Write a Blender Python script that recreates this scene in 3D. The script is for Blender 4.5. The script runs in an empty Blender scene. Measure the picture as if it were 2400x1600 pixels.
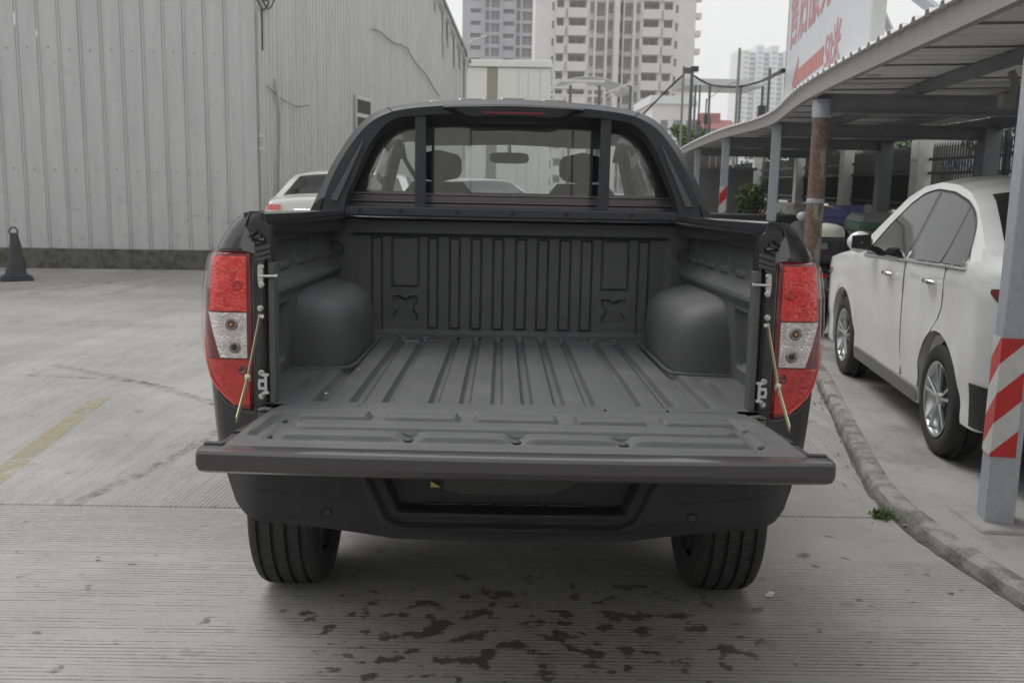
import bpy, bmesh, math, random
from mathutils import Vector, Matrix, noise
rad = math.radians
random.seed(7)
SC = bpy.context.scene
COL = SC.collection

# ------------------------------------------------------------------ camera, sky, sun, exposure
CAMP = Vector((-.043, -2.765, 1.566))
F = 2250.; PITCH = math.atan(375/2250); YAW = rad(.75); ROLL = .020
FW = Vector((math.sin(YAW)*math.cos(PITCH), math.cos(YAW)*math.cos(PITCH), -math.sin(PITCH)))
R0 = Vector((math.cos(YAW), -math.sin(YAW), 0)); U0 = R0.cross(FW)
RR = R0*math.cos(ROLL)+U0*math.sin(ROLL); UU = U0*math.cos(ROLL)-R0*math.sin(ROLL)
cd = bpy.data.cameras.new('camera'); cam = bpy.data.objects.new('camera', cd); COL.objects.link(cam)
cd.lens = 36*F/2400; cd.sensor_width = 36; cd.clip_start = .05; cd.clip_end = 3000
cam.matrix_world = Matrix.Translation(CAMP) @ Matrix((RR, UU, -FW)).transposed().to_4x4()
cd.dof.use_dof = True; cd.dof.focus_distance = 3.4; cd.dof.aperture_fstop = 5.6
SC.camera = cam

W = bpy.data.worlds.new('World'); SC.world = W; W.use_nodes = True
nt = W.node_tree; nt.nodes.clear()
SUN_EL, SUN_AZ = rad(60), rad(-40)
sky = nt.nodes.new('ShaderNodeTexSky'); sky.sky_type = 'NISHITA'; sky.sun_disc = False
sky.sun_elevation = SUN_EL; sky.sun_rotation = SUN_AZ; sky.air_density = 1.0; sky.dust_density = 6.0; sky.ozone_density = 1.0
hs = nt.nodes.new('ShaderNodeHueSaturation'); hs.inputs['Saturation'].default_value = .10; hs.inputs['Value'].default_value = 1
mx = nt.nodes.new('ShaderNodeMix'); mx.data_type = 'RGBA'; mx.inputs[0].default_value = .72
mx.inputs[7].default_value = (11.0, 11.05, 11.1, 1)          # even cloud cover over the clear sky
bg = nt.nodes.new('ShaderNodeBackground'); bg.inputs[1].default_value = .10
wo = nt.nodes.new('ShaderNodeOutputWorld')
nt.links.new(sky.outputs[0], hs.inputs['Color']); nt.links.new(hs.outputs[0], mx.inputs[6])
nt.links.new(mx.outputs[2], bg.inputs[0]); nt.links.new(bg.outputs[0], wo.inputs[0])
sd = bpy.data.lights.new('sun', 'SUN'); sd.energy = 1.3; sd.angle = rad(28); sd.color = (1, .98, .95)
so = bpy.data.objects.new('sun', sd); COL.objects.link(so)
so.rotation_euler = (rad(90)-SUN_EL, 0, rad(-140)); so.location = (0, 0, 20)
SC.view_settings.view_transform = 'Standard'; SC.view_settings.look = 'None'
SC.view_settings.exposure = 0; SC.view_settings.gamma = 1; SC.view_settings.use_curve_mapping = False
SC.cycles.use_denoising = True
SC.cycles.max_bounces = 8; SC.cycles.volume_bounces = 1; SC.cycles.transparent_max_bounces = 12; SC.cycles.caustics_reflective = False; SC.cycles.caustics_refractive = False

# ------------------------------------------------------------------ pixel -> point at a known distance
PH = rad(1.39); PV = Vector((0, .8, 0))
TM = Matrix.Translation(PV) @ Matrix.Rotation(-PH, 4, 'X') @ Matrix.Translation(-PV)   # truck rests nose down by 1.4 degrees
TMI = TM.inverted()
def ray(px, py): return FW+RR*((px-1200)/F)-UU*((py-800)/F)
def _hit(c, d, x, y, z):
    t = (y-c.y)/d.y if y is not None else ((z-c.z)/d.z if z is not None else (x-c.x)/d.x)
    return c+d*t
def P(px, py, x=None, y=None, z=None): return _hit(CAMP, ray(px, py), x, y, z)
def TP(px, py, x=None, y=None, z=None):
    return _hit(TMI @ CAMP, TMI.to_3x3() @ ray(px, py), x, y, z)
def lerp(a, b, t): return a+(b-a)*t
def interp(x, pts):
    if x <= pts[0][0]: return pts[0][1]
    for (x0, y0), (x1, y1) in zip(pts, pts[1:]):
        if x <= x1: return y0+(y1-y0)*(x-x0)/(x1-x0) if x1 > x0 else y1
    return pts[-1][1]
def sstep(a, b, x):
    t = max(0., min(1., (x-a)/(b-a))); return t*t*(3-2*t)

# ------------------------------------------------------------------ mesh helpers
class MB:
    def __init__(s): s.v = []; s.f = []
    def add(s, vs, fs):
        n = len(s.v); s.v += [tuple(v) for v in vs]; s.f += [tuple(i+n for i in f) for f in fs]; return s
    def hexa(s, p):
        return s.add(p, [(0,3,2,1),(4,5,6,7),(0,1,5,4),(1,2,6,5),(2,3,7,6),(3,0,4,7)])
    def box(s, x0, x1, y0, y1, z0, z1):
        return s.hexa([(x0,y0,z0),(x1,y0,z0),(x1,y1,z0),(x0,y1,z0),(x0,y0,z1),(x1,y0,z1),(x1,y1,z1),(x0,y1,z1)])
    def obox(s, c, ux, uy, uz, hx, hy, hz):
        c, ux, uy, uz = map(Vector, (c, ux, uy, uz)); q = []
        for dz in (-1, 1):
            for dx, dy in ((-1,-1),(1,-1),(1,1),(-1,1)): q.append(c+ux*dx*hx+uy*dy*hy+uz*dz*hz)
        return s.hexa(q)
    def bar(s, a, b, w, h, up=(0,0,1)):
        a, b = Vector(a), Vector(b); d = (b-a); L = d.length; d.normalize(); up = Vector(up)
        sx = d.cross(up)
        if sx.length < 1e-4: sx = d.cross(Vector((0,1,0)))
        sx.normalize(); u = sx.cross(d)
        return s.obox((a+b)/2, sx, d, u, w/2, L/2, h/2)
    def prism(s, poly, d):
        n = len(poly); d = Vector(d); A = [Vector(p) for p in poly]
        return s.add(A+[p+d for p in A], [tuple(range(n-1,-1,-1)), tuple(range(n,2*n))]+[(i,(i+1)%n,(i+1)%n+n,i+n) for i in range(n)])
    def tube(s, pts, r, n=10, caps=True):
        pts = [Vector(p) for p in pts]; rs = r if isinstance(r, (list, tuple)) else [r]*len(pts); rings = []
        prev = None
        for i, p in enumerate(pts):
            t = (pts[min(i+1, len(pts)-1)]-pts[max(i-1, 0)]).normalized()
            if prev is None:
                a = t.cross(Vector((0,0,1)))
                if a.length < .05: a = t.cross(Vector((1,0,0)))
                a.normalize()
            else:
                a = (prev-t*prev.dot(t)).normalized()
            prev = a; b = t.cross(a)
            rings.append([p+a*math.cos(k*2*math.pi/n)*rs[i]+b*math.sin(k*2*math.pi/n)*rs[i] for k in range(n)])
        return s.loft(rings, closed=True, caps=caps)
    def loft(s, rings, closed=True, caps=False):
        n = len(rings[0]); m = len(rings); vs = [v for r in rings for v in r]; fs = []
        for i in range(m-1):
            for j in range(n if closed else n-1):
                k = (j+1) % n; fs.append((i*n+j, i*n+k, (i+1)*n+k, (i+1)*n+j))
        if caps: fs += [tuple(range(n-1,-1,-1)), tuple(range((m-1)*n, m*n))]
        return s.add(vs, fs)
    def grid(s, fn, us, vs):
        return s.loft([[fn(u, v) for v in vs] for u in us], closed=False)
    def lathe(s, prof, n, c=(0,0,0), axis='x'):      # prof: (along axis, radius)
        rings = []
        for k in range(n):
            a = 2*math.pi*k/n; ca, sa = math.cos(a), math.sin(a)
            rings.append([Vector(c)+(Vector((p, r*ca, r*sa)) if axis == 'x' else Vector((r*ca, p, r*sa)) if axis == 'y' else Vector((r*ca, r*sa, p))) for p, r in prof])
        rings.append(rings[0]); return s.loft(rings, closed=False)
    def mirror(s):
        n = len(s.v); s.v += [(-x,y,z) for x,y,z in s.v]; s.f += [tuple(i+n for i in reversed(f)) for f in s.f]; return s
    def mirrored(s):
        m = MB(); m.v = [(-x,y,z) for x,y,z in s.v]; m.f = [tuple(reversed(f)) for f in s.f]; return m
    def build(s, name, mat, parent=None, smooth=None, bevel=0, seg=2, loc=None, rot=None, **props):
        me = bpy.data.meshes.new(name); me.from_pydata(s.v, [], s.f)
        bm = bmesh.new(); bm.from_mesh(me); bmesh.ops.recalc_face_normals(bm, faces=bm.faces); bm.to_mesh(me); bm.free()
        me.materials.append(mat)
        o = bpy.data.objects.new(name, me); COL.objects.link(o)
        if parent: o.parent = parent
        if smooth is not None:
            me.shade_smooth() if hasattr(me, 'shade_smooth') else None
            me.set_sharp_from_angle(angle=rad(smooth))
        if bevel:
            b = o.modifiers.new('bevel', 'BEVEL'); b.width = bevel; b.segments = seg; b.limit_method = 'ANGLE'; b.angle_limit = rad(35); b.harden_normals = False
        if loc: o.location = loc
        if rot: o.rotation_euler = rot
        for k, v in props.items(): o[k] = v
        return o
def thing(name, label, cat, loc=(0,0,0), rz=0, group=None):
    o = bpy.data.objects.new(name, None); COL.objects.link(o); o.location = loc; o.rotation_euler = (0,0,rz)
    o['label'] = label; o['category'] = cat; o.empty_display_size = .2
    if group: o['group'] = group
    return o
def copytree(o, parent=None):
    c = o.copy(); COL.objects.link(c); c.parent = parent
    for ch in list(o.children): copytree(ch, c)
    return c
def rep(o, name, parent, loc, rot=None, scale=None):
    c = o.copy(); c.name = name; COL.objects.link(c); c.parent = parent; c.location = loc
    if rot is not None: c.rotation_euler = rot
    if scale is not None: c.scale = scale
    return c

# ------------------------------------------------------------------ materials
def mat(name, c, rough=.5, metal=0, spec=.5, coat=0, c2=None, ns=5, bump=0, bs=200, bdist=.002, coatr=.03, detail=4, rv=0, fine=.0):
    m = bpy.data.materials.new(name); m.use_nodes = True; t = m.node_tree; b = t.nodes['Principled BSDF']
    b.inputs['Base Color'].default_value = (*c, 1); b.inputs['Roughness'].default_value = rough; b.inputs['Metallic'].default_value = metal
    b.inputs['Specular IOR Level'].default_value = spec; b.inputs['Coat Weight'].default_value = coat; b.inputs['Coat Roughness'].default_value = coatr
    tc = t.nodes.new('ShaderNodeTexCoord')
    if c2 is not None or rv:
        n = t.nodes.new('ShaderNodeTexNoise'); n.inputs['Scale'].default_value = ns; n.inputs['Detail'].default_value = detail; n.inputs['Roughness'].default_value = .65
        t.links.new(tc.outputs['Object'], n.inputs['Vector'])
        if c2 is not None:
            r = t.nodes.new('ShaderNodeValToRGB'); r.color_ramp.elements[0].position = .35; r.color_ramp.elements[1].position = .68
            r.color_ramp.elements[0].color = (*c, 1); r.color_ramp.elements[1].color = (*c2, 1)
            t.links.new(n.outputs['Fac'], r.inputs['Fac']); t.links.new(r.outputs['Color'], b.inputs['Base Color'])
        if rv:
            mr = t.nodes.new('ShaderNodeMapRange'); mr.inputs[3].default_value = rough-rv; mr.inputs[4].default_value = rough+rv
            t.links.new(n.outputs['Fac'], mr.inputs[0]); t.links.new(mr.outputs[0], b.inputs['Roughness'])
    if bump:
        n2 = t.nodes.new('ShaderNodeTexNoise'); n2.inputs['Scale'].default_value = bs; n2.inputs['Detail'].default_value = 3
        bp = t.nodes.new('ShaderNodeBump'); bp.inputs['Strength'].default_value = bump; bp.inputs['Distance'].default_value = bdist
        t.links.new(tc.outputs['Object'], n2.inputs['Vector']); t.links.new(n2.outputs['Fac'], bp.inputs['Height']); t.links.new(bp.outputs[0], b.inputs['Normal'])
    return m
class NT:   # tiny node builder
    def __init__(s, m): s.t = m.node_tree; s.b = s.t.nodes['Principled BSDF']
    def n(s, typ, **kw):
        x = s.t.nodes.new('ShaderNode'+typ)
        for k, v in kw.items():
            if k.startswith('i'): x.inputs[int(k[1:])].default_value = v
            else: setattr(x, k, v)
        return x
    def l(s, a, b): s.t.links.new(a, b)
    def math(s, op, a, b=None, clamp=False):
        x = s.n('Math', operation=op, use_clamp=clamp)
        for i, q in enumerate((a, b)):
            if q is None: continue
            if isinstance(q, (int, float)): x.inputs[i].default_value = q
            else: s.l(q, x.inputs[i])
        return x.outputs[0]
    def noise(s, vec, scale, detail=4, rough=.6):
        x = s.n('TexNoise'); x.inputs['Scale'].default_value = scale; x.inputs['Detail'].default_value = detail; x.inputs['Roughness'].default_value = rough
        s.l(vec, x.inputs['Vector']); return x.outputs['Fac']
    def ramp(s, f, a, b):
        x = s.n('MapRange'); x.interpolation_type = 'SMOOTHSTEP'; s.l(f, x.inputs[0]); x.inputs[1].default_value = a; x.inputs[2].default_value = b; return x.outputs[0]
    def mix(s, f, a, b):
        x = s.n('Mix', data_type='RGBA')
        for i, q in ((0, f), (6, a), (7, b)):
            if isinstance(q, (int, float)): x.inputs[i].default_value = q
            elif isinstance(q, tuple): x.inputs[i].default_value = (*q, 1)
            else: s.l(q, x.inputs[i])
        return x.outputs[2]
    def mapping(s, vec, rot=(0,0,0), scale=(1,1,1), loc=(0,0,0)):
        x = s.n('Mapping'); s.l(vec, x.inputs[0]); x.inputs[1].default_value = loc; x.inputs[2].default_value = rot; x.inputs[3].default_value = scale; return x.outputs[0]
    def bump(s, h, strength, dist, normal=None):
        x = s.n('Bump'); x.inputs['Strength'].default_value = strength; x.inputs['Distance'].default_value = dist; s.l(h, x.inputs['Height'])
        if normal: s.l(normal, x.inputs['Normal'])
        return x.outputs[0]

M = {}
M['liner'] = mat('bed_liner', (.078,.080,.083), .46, spec=.5, bump=.55, bs=420, bdist=.0016, c2=(.094,.096,.099), ns=9)
M['paint'] = mat('truck_paint', (.048,.043,.045), .30, metal=.35, coat=.9, coatr=.06)
M['gloss'] = mat('black_gloss_paint', (.026,.025,.028), .22, coat=.6)
M['plastic'] = mat('black_plastic', (.036,.037,.039), .55, bump=.25, bs=500, bdist=.0006)
M['bumper'] = mat('bumper_plastic', (.025,.025,.028), .55, spec=.35, bump=.2, bs=600, bdist=.0005, c2=(.031,.031,.033), ns=3)
M['barpaint'] = mat('bar_satin', (.045,.047,.051), .42, spec=.45, bump=.12, bs=700, bdist=.0004)
M['dark'] = mat('dark_underbody', (.03,.03,.032), .8)
M['steel'] = mat('zinc_steel', (.62,.62,.6), .28, metal=1)
M['brass'] = mat('yellow_zinc', (.56,.54,.36), .4, metal=.6)
M['whiteplastic'] = mat('white_plastic', (.62,.62,.62), .5)
M['rubber'] = mat('tyre_rubber', (.033,.033,.035), .7, spec=.35, c2=(.046,.045,.043), ns=14, bump=.2, bs=150, bdist=.001)
M['rim'] = mat('alloy_rim', (.55,.56,.57), .3, metal=.9)
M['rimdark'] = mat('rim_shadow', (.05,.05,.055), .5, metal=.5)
M['lampsmoke'] = mat('smoked_lamp', (.20,.05,.055), .15, coat=1)
M['redpale'] = mat('pale_red_lens', (.70,.10,.075), .2, coat=1, c2=(.75,.22,.18), ns=9)
M['reddark'] = mat('lamp_rim_red', (.16,.008,.012), .12, coat=1, coatr=.02)
M['redlens'] = mat('red_reflector', (.90,.055,.042), .2, metal=.12, coat=1, coatr=.02, c2=(.62,.024,.019), ns=45)
M['redflat'] = mat('red_lens', (.62,.030,.024), .18, metal=.2, coat=1, coatr=.02, c2=(.46,.016,.014), ns=30)
M['clear'] = mat('clear_reflector', (.92,.92,.90), .22, metal=.6, coat=1, coatr=.02, c2=(.60,.59,.58), ns=70)
M['bulbring'] = mat('bulb_surround', (.30,.29,.28), .25, metal=.7)
M['amber'] = mat('amber_bulb', (.55,.22,.08), .3, coat=1)
M['brk'] = mat('brake_strip', (.22,.01,.025), .3, coat=.6)
M['yellow'] = mat('yellow_plate', (.55,.40,.10), .5)
M['carwhite'] = mat('white_car_paint', (.87,.88,.87), .3, coat=.9, coatr=.03, c2=(.70,.70,.69), ns=1.2)
M['carwhite2'] = mat('cream_car_paint', (.66,.66,.62), .32, coat=.8, coatr=.04)
M['carglass'] = mat('tinted_glass', (.012,.013,.014), .03, spec=.36)
M['vane'] = mat('vane_grey', (.10,.103,.108), .42)
M['greytrim'] = mat('grey_trim', (.14,.14,.145), .4)
M['chrome'] = mat('chrome', (.75,.75,.76), .14, metal=1)
M['trimdark'] = mat('dark_trim', (.03,.031,.033), .45)
M['seat'] = mat('seat_fabric', (.10,.10,.105), .85)
M['headliner'] = mat('headliner', (.52,.52,.53), .9)
M['blue'] = mat('blue_bin', (.115,.125,.29), .6, c2=(.09,.10,.24), ns=8)
M['green'] = mat('green_bin', (.075,.18,.105), .6, c2=(.06,.145,.085), ns=7)
M['fence'] = mat('fence_black', (.025,.026,.028), .5)
M['beam'] = mat('dark_beam', (.24,.245,.265), .55, c2=(.20,.20,.215), ns=6)
M['pillar'] = mat('white_pillar', (.62,.62,.60), .8, c2=(.50,.50,.47), ns=5)
M['cap'] = mat('pillar_cap', (.22,.21,.22), .8)
M['grey'] = mat('grey_metal', (.20,.205,.21), .6, c2=(.17,.17,.175), ns=5)
M['roofsheet'] = mat('carport_sheet', (.80,.80,.79), .6, c2=(.72,.72,.71), ns=2.5)
M['signwhite'] = mat('sign_vinyl', (.70,.72,.75), .6, c2=(.66,.685,.71), ns=1.2)
M['signred'] = mat('sign_red', (.52,.21,.20), .6, c2=(.57,.27,.26), ns=5)
M['signmaroon'] = mat('sign_maroon', (.53,.26,.30), .6, c2=(.60,.36,.39), ns=8)
M['tapered'] = mat('reflector_red', (.58,.035,.03), .35, c2=(.50,.03,.028), ns=12)
M['tapewhite'] = mat('reflector_white', (.66,.66,.65), .4, c2=(.56,.56,.55), ns=14)
M['cream'] = mat('cream_cladding', (.86,.88,.80), .6, c2=(.79,.81,.75), ns=.6)
M['olive'] = mat('olive_stripe', (.36,.35,.27), .7, c2=(.32,.31,.25), ns=3)
M['wood'] = mat('weathered_boards', (.16,.155,.14), .8, c2=(.11,.105,.10), ns=9)
M['sheetscrew'] = mat('dull_screw', (.24,.24,.24), .6)
M['wire'] = mat('black_cable', (.03,.03,.03), .6)
M['pole'] = mat('grey_pole', (.13,.135,.14), .7, c2=(.10,.10,.10), ns=4)
M['polelight'] = mat('concrete_pole', (.30,.30,.26), .8, c2=(.25,.25,.21), ns=4)
M['towerlight'] = mat('bare_concrete', (.73,.72,.70), .9, c2=(.62,.615,.60), ns=.16, detail=8)
M['towerdark'] = mat('grey_concrete', (.45,.45,.47), .9, c2=(.38,.38,.40), ns=.12, detail=8)
M['towerwhite'] = mat('white_tile_far', (.74,.75,.76), .8, c2=(.68,.69,.70), ns=.05)
M['winpane'] = mat('far_window', (.22,.225,.24), .45)
M['winpane2'] = mat('shaded_opening', (.42,.42,.42), .9)
M['frameg'] = mat('window_frame_grey', (.40,.40,.42), .6)
M['redroof'] = mat('red_tile_roof', (.42,.17,.15), .8, c2=(.36,.14,.12), ns=1)
M['pinkwall'] = mat('pale_pink_wall', (.55,.47,.47), .9)
M['trans'] = mat('canopy_sheet', (.50,.51,.53), .5, c2=(.58,.59,.60), ns=.8)
M['leaf'] = mat('leaf_green', (.075,.13,.035), .6, c2=(.12,.18,.055), ns=12)
M['leafdark'] = mat('leaf_dark', (.035,.075,.03), .6, c2=(.06,.11,.035), ns=8)
M['bark'] = mat('bark', (.09,.07,.05), .9)
M['lip'] = mat('lip_paint', (.045,.042,.045), .36, metal=.15, coat=.7, coatr=.10)
M['cone'] = mat('black_cone_rubber', (.035,.037,.041), .6, c2=(.055,.057,.06), ns=6)
M['pvc'] = mat('white_pvc', (.62,.62,.60), .5)
M['scootcream'] = mat('cream_shell', (.62,.64,.54), .4)
M['paper'] = mat('torn_sheet', (.42,.42,.41), .8, c2=(.55,.55,.53), ns=4)

M['greypost'] = mat('grey_post_paint', (.20,.205,.22), .6, c2=(.17,.175,.18), ns=5)
M['awning'] = mat('pale_blue_awning', (.50,.51,.62), .6)
# see-through glass: a thin sheet that lets most light through and mirrors some of it
def glassmat(name, tint, refl):
    m = bpy.data.materials.new(name); m.use_nodes = True; t = m.node_tree; t.nodes.clear()
    tr = t.nodes.new('ShaderNodeBsdfTransparent'); tr.inputs[0].default_value = (*tint, 1)
    gl = t.nodes.new('ShaderNodeBsdfGlossy'); gl.inputs['Roughness'].default_value = .01
    lw = t.nodes.new('ShaderNodeLayerWeight'); lw.inputs[0].default_value = .5; fr = t.nodes.new('ShaderNodeMath'); fr.operation = 'POWER'; fr.inputs[1].default_value = 4; t.links.new(lw.outputs['Facing'], fr.inputs[0])
    ad = t.nodes.new('ShaderNodeMath'); ad.operation = 'ADD'; ad.inputs[1].default_value = refl; ad.use_clamp = True
    mi = t.nodes.new('ShaderNodeMixShader'); ou = t.nodes.new('ShaderNodeOutputMaterial')
    t.links.new(fr.outputs[0], ad.inputs[0]); t.links.new(ad.outputs[0], mi.inputs[0]); t.links.new(tr.outputs[0], mi.inputs[1]); t.links.new(gl.outputs[0], mi.inputs[2]); t.links.new(mi.outputs[0], ou.inputs[0])
    return m
M['rearglass'] = glassmat('rear_glass', (.90,.92,.94), .17)
M['lampcover'] = glassmat('lamp_cover', (1, .97, .97), .022)
M['screenglass'] = glassmat('screen_glass', (.85,.87,.87), .04)
M['sideglass'] = glassmat('side_glass', (.35,.37,.38), .08)

def liner():
    m = mat('bed_liner', (.08,.082,.085), .46, spec=.5); k = NT(m); o = k.n('TexCoord').outputs['Object']
    f = k.noise(o, 330, 3, .7); d = k.noise(o, 4, 6, .65); sc = k.noise(k.mapping(o, scale=(1,.12,1)), 40, 4, .7)
    col = k.mix(k.ramp(f, .40, .62), (.082,.084,.087), (.122,.124,.127))
    col = k.mix(k.math('MULTIPLY', k.ramp(d, .50, .75), .45), col, (.16,.16,.157))
    col = k.mix(k.math('MULTIPLY', k.ramp(sc, .64, .74), .35), col, (.16,.16,.16))
    k.l(col, k.b.inputs['Base Color']); k.l(k.math('ADD', k.math('MULTIPLY', d, .25), .34), k.b.inputs['Roughness'])
    k.l(k.bump(f, .9, .0022), k.b.inputs['Normal']); return m
M['liner'] = liner()
# concrete paving
def concrete(name, mode):
    m = mat(name, (.33,.325,.31), .85); k = NT(m); g = k.n('NewGeometry').outputs['Position']
    big = k.noise(g, .8, 5); mid = k.noise(g, 5, 6, .7); fine = k.noise(g, 120, 3); fine2 = k.noise(g, 600, 2)
    col = k.mix(k.ramp(big, .35, .7), (.300,.293,.280), (.385,.378,.360))
    col = k.mix(k.math('MULTIPLY', k.ramp(mid, .5, .75), .5), col, (.42,.415,.40))
    col = k.mix(k.math('MULTIPLY', k.ramp(mid, .45, .25), .35), col, (.23,.225,.215))
    col = k.mix(k.math('MULTIPLY', k.ramp(fine, .52, .72), .55), col, (.20,.195,.19))
    col = k.mix(k.math('MULTIPLY', k.ramp(k.noise(g, 260, 2), .56, .70), .55), col, (.47,.46,.44))
    h = k.math('MULTIPLY', fine, .3)
    if mode in ('x', 'y'):
        wob = k.noise(g, 1.3, 2); wob2 = k.noise(g, 9, 2)
        rot = 0 if mode == 'x' else rad(5)
        v = k.mapping(g, rot=(0,0,rot)); sep = k.n('SeparateXYZ'); k.l(v, sep.inputs[0])
        a = sep.outputs[1] if mode == 'x' else sep.outputs[0]; b = sep.outputs[0] if mode == 'x' else sep.outputs[1]
        a = k.math('ADD', a, k.math('MULTIPLY', k.noise(g, 2.5, 2), .012))
        per = .0235
        fr = k.math('FRACT', k.math('DIVIDE', a, per)); d = k.math('ABSOLUTE', k.math('SUBTRACT', fr, .5))      # .5 at the groove
        line = k.ramp(d, .36, .47)
        strip = k.math('FRACT', k.math('DIVIDE', a, .56)); bandn = k.n('TexWhiteNoise', noise_dimensions='2D')
        comb = k.n('CombineXYZ'); k.l(k.math('FLOOR', k.math('DIVIDE', a, .56)), comb.inputs[0])
        k.l(k.math('FLOOR', k.math('DIVIDE', b, 2.6)), comb.inputs[1]); k.l(comb.outputs[0], bandn.inputs['Vector'])
        gap = k.ramp(strip, .0, .06) ; gap = k.math('MULTIPLY', gap, k.ramp(strip, 1.0, .93))
        stretch = k.mapping(g, rot=(0,0,rot), scale=((.7, 9, 1) if mode == 'x' else (9, .7, 1)))
        wear = k.noise(stretch, 1.6, 6, .7)
        th = k.math('SUBTRACT', .62 if mode == 'x' else .585, k.math('MULTIPLY', bandn.outputs[0], .24))
        wm = k.ramp(k.math('SUBTRACT', wear, th), -.06, .10)
        amt = k.math('MULTIPLY', k.math('MULTIPLY', line, wm), gap)
        brk = k.ramp(k.noise(k.mapping(g, rot=(0,0,rot), scale=((1, 6, 1) if mode == 'x' else (6, 1, 1))), 26, 3, .6), .36, .52); amt = k.math('MULTIPLY', amt, brk)
        col = k.mix(k.math('MULTIPLY', amt, .88), col, (.080,.077,.072))
        h = k.math('SUBTRACT', h, k.math('MULTIPLY', line, k.math('ADD', k.math('MULTIPLY', k.math('MULTIPLY', wm, brk), .9), .04)))
        if mode == 'x':   # wet drips behind the truck and under it
            sp = k.n('SeparateXYZ'); k.l(g, sp.inputs[0])
            dx = k.math('DIVIDE', k.math('SUBTRACT', sp.outputs[0], .12), 1.05); dy = k.math('DIVIDE', k.math('SUBTRACT', sp.outputs[1], .42), .62)
            rr = k.math('ADD', k.math('MULTIPLY', dx, dx), k.math('MULTIPLY', dy, dy))
            st = k.noise(k.mapping(g, scale=(1,1.05,1), loc=(3.3,1.2,0)), 11.0, 5, .5)
            msk = k.math('MULTIPLY', k.ramp(rr, 1.15, .15), .125)
            wet = k.ramp(k.math('ADD', k.math('ADD', st, msk), k.math('ADD', k.math('MULTIPLY', k.noise(g, 60, 3), .04), k.math('MULTIPLY', line, .035))), .675, .745)
            st2 = k.noise(k.mapping(g, loc=(9,4,0)), 4.2, 3, .5)
            damp = k.math('MULTIPLY', k.ramp(st2, .66, .70), .38)
            col = k.mix(damp, col, (.15,.145,.14)); col = k.mix(k.math('MULTIPLY', wet, .82), col, (.07,.062,.056))
            ro = k.math('SUBTRACT', .85, k.math('MULTIPLY', wet, .35)); k.l(ro, k.b.inputs['Roughness'])
        else:
            st2 = k.noise(k.mapping(g, loc=(5,2,0), scale=(1,.8,1)), 4.0, 3, .5)
            st3 = k.noise(k.mapping(g, loc=(2,7,0), scale=(.8,1,1)), 10, 3, .5)
            col = k.mix(k.math('MULTIPLY', k.ramp(st2, .66, .71), .5), col, (.15,.145,.14)); col = k.mix(k.math('MULTIPLY', k.ramp(st3, .70, .73), .6), col, (.13,.125,.12))
            far = k.noise(k.mapping(g, scale=(.25,1.6,1)), 1.3, 4, .6)
            col = k.mix(k.math('MULTIPLY', k.ramp(far, .55, .75), .35), col, (.235,.23,.225))
    else:
        dr = k.noise(g, 2.2, 7, .75)
        col = k.mix(k.math('MULTIPLY', k.ramp(dr, .48, .7), .6), col, (.155,.15,.14))
    k.l(col, k.b.inputs['Base Color']); k.l(k.bump(h, .8, .0025), k.b.inputs['Normal'])
    return m
M['slabx'] = concrete('paving_across', 'x'); M['slaby'] = concrete('paving_along', 'y'); M['yard'] = concrete('yard_concrete', 'n')
def mossy(name, base, dark, light):
    m = mat(name, base, .9); k = NT(m); g = k.n('NewGeometry').outputs['Position']
    a = k.noise(g, 7, 8, .75); b = k.noise(g, 28, 5, .7)
    col = k.mix(k.ramp(a, .42, .62), base, dark); col = k.mix(k.math('MULTIPLY', k.ramp(b, .55, .72), .8), col, light)
    k.l(col, k.b.inputs['Base Color']); k.l(k.bump(k.math('ADD', a, k.math('MULTIPLY', b, .6)), 1, .012), k.b.inputs['Normal']); return m
M['kerb'] = mossy('old_kerb', (.36,.355,.335), (.15,.145,.13), (.46,.45,.43))
M['plinth'] = mossy('mossy_plinth', (.125,.125,.11), (.05,.052,.045), (.20,.20,.18))
M['retain'] = mossy('retaining_wall', (.27,.26,.25), (.15,.145,.14), (.34,.33,.32))
def cladding(name, base, alt, dirt):
    m = mat(name, base, .5, metal=.15, spec=.4); k = NT(m); g = k.n('NewGeometry').outputs['Position']
    streak = k.noise(k.mapping(g, scale=(3,3,.25)), 2.2, 6, .65); spot = k.noise(g, 6, 6, .7)
    sp = k.n('SeparateXYZ'); k.l(g, sp.inputs[0]); low = k.ramp(sp.outputs[2], 1.9, .3)
    col = k.mix(k.ramp(streak, .35, .68), base, alt)
    col = k.mix(k.math('MULTIPLY', k.ramp(spot, .52, .78), k.math('ADD', k.math('MULTIPLY', low, .75), .22)), col, dirt)
    k.l(col, k.b.inputs['Base Color']); k.l(k.bump(k.noise(g, 1.4, 3), .5, .02), k.b.inputs['Normal']); return m
M['cladA'] = cladding('wall_sheet_grey', (.57,.57,.57), (.52,.52,.525), (.24,.245,.255))
M['cladB'] = cladding('wall_sheet_old', (.60,.60,.575), (.52,.52,.50), (.31,.31,.30))
def rusty(name, base, amt):
    m = mat(name, base, .55, metal=.2); k = NT(m); g = k.n('NewGeometry').outputs['Position']
    a = k.noise(k.mapping(g, scale=(3,3,1.0)), 2.4, 8, .7); b = k.noise(g, 30, 4, .7)
    f = k.ramp(k.math('ADD', a, k.math('MULTIPLY', b, .12)), amt, amt+.03)
    col = k.mix(k.math('MULTIPLY', k.ramp(b, .45, .7), .5), base, tuple(c*.72 for c in base))
    rust = k.mix(k.ramp(b, .35, .65), (.15,.098,.072), (.25,.18,.14))
    k.l(k.mix(f, col, rust), k.b.inputs['Base Color']); k.l(k.math('ADD', k.math('MULTIPLY', f, .3), .5), k.b.inputs['Roughness'])
    k.l(k.bump(f, .4, .002), k.b.inputs['Normal']); return m
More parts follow.
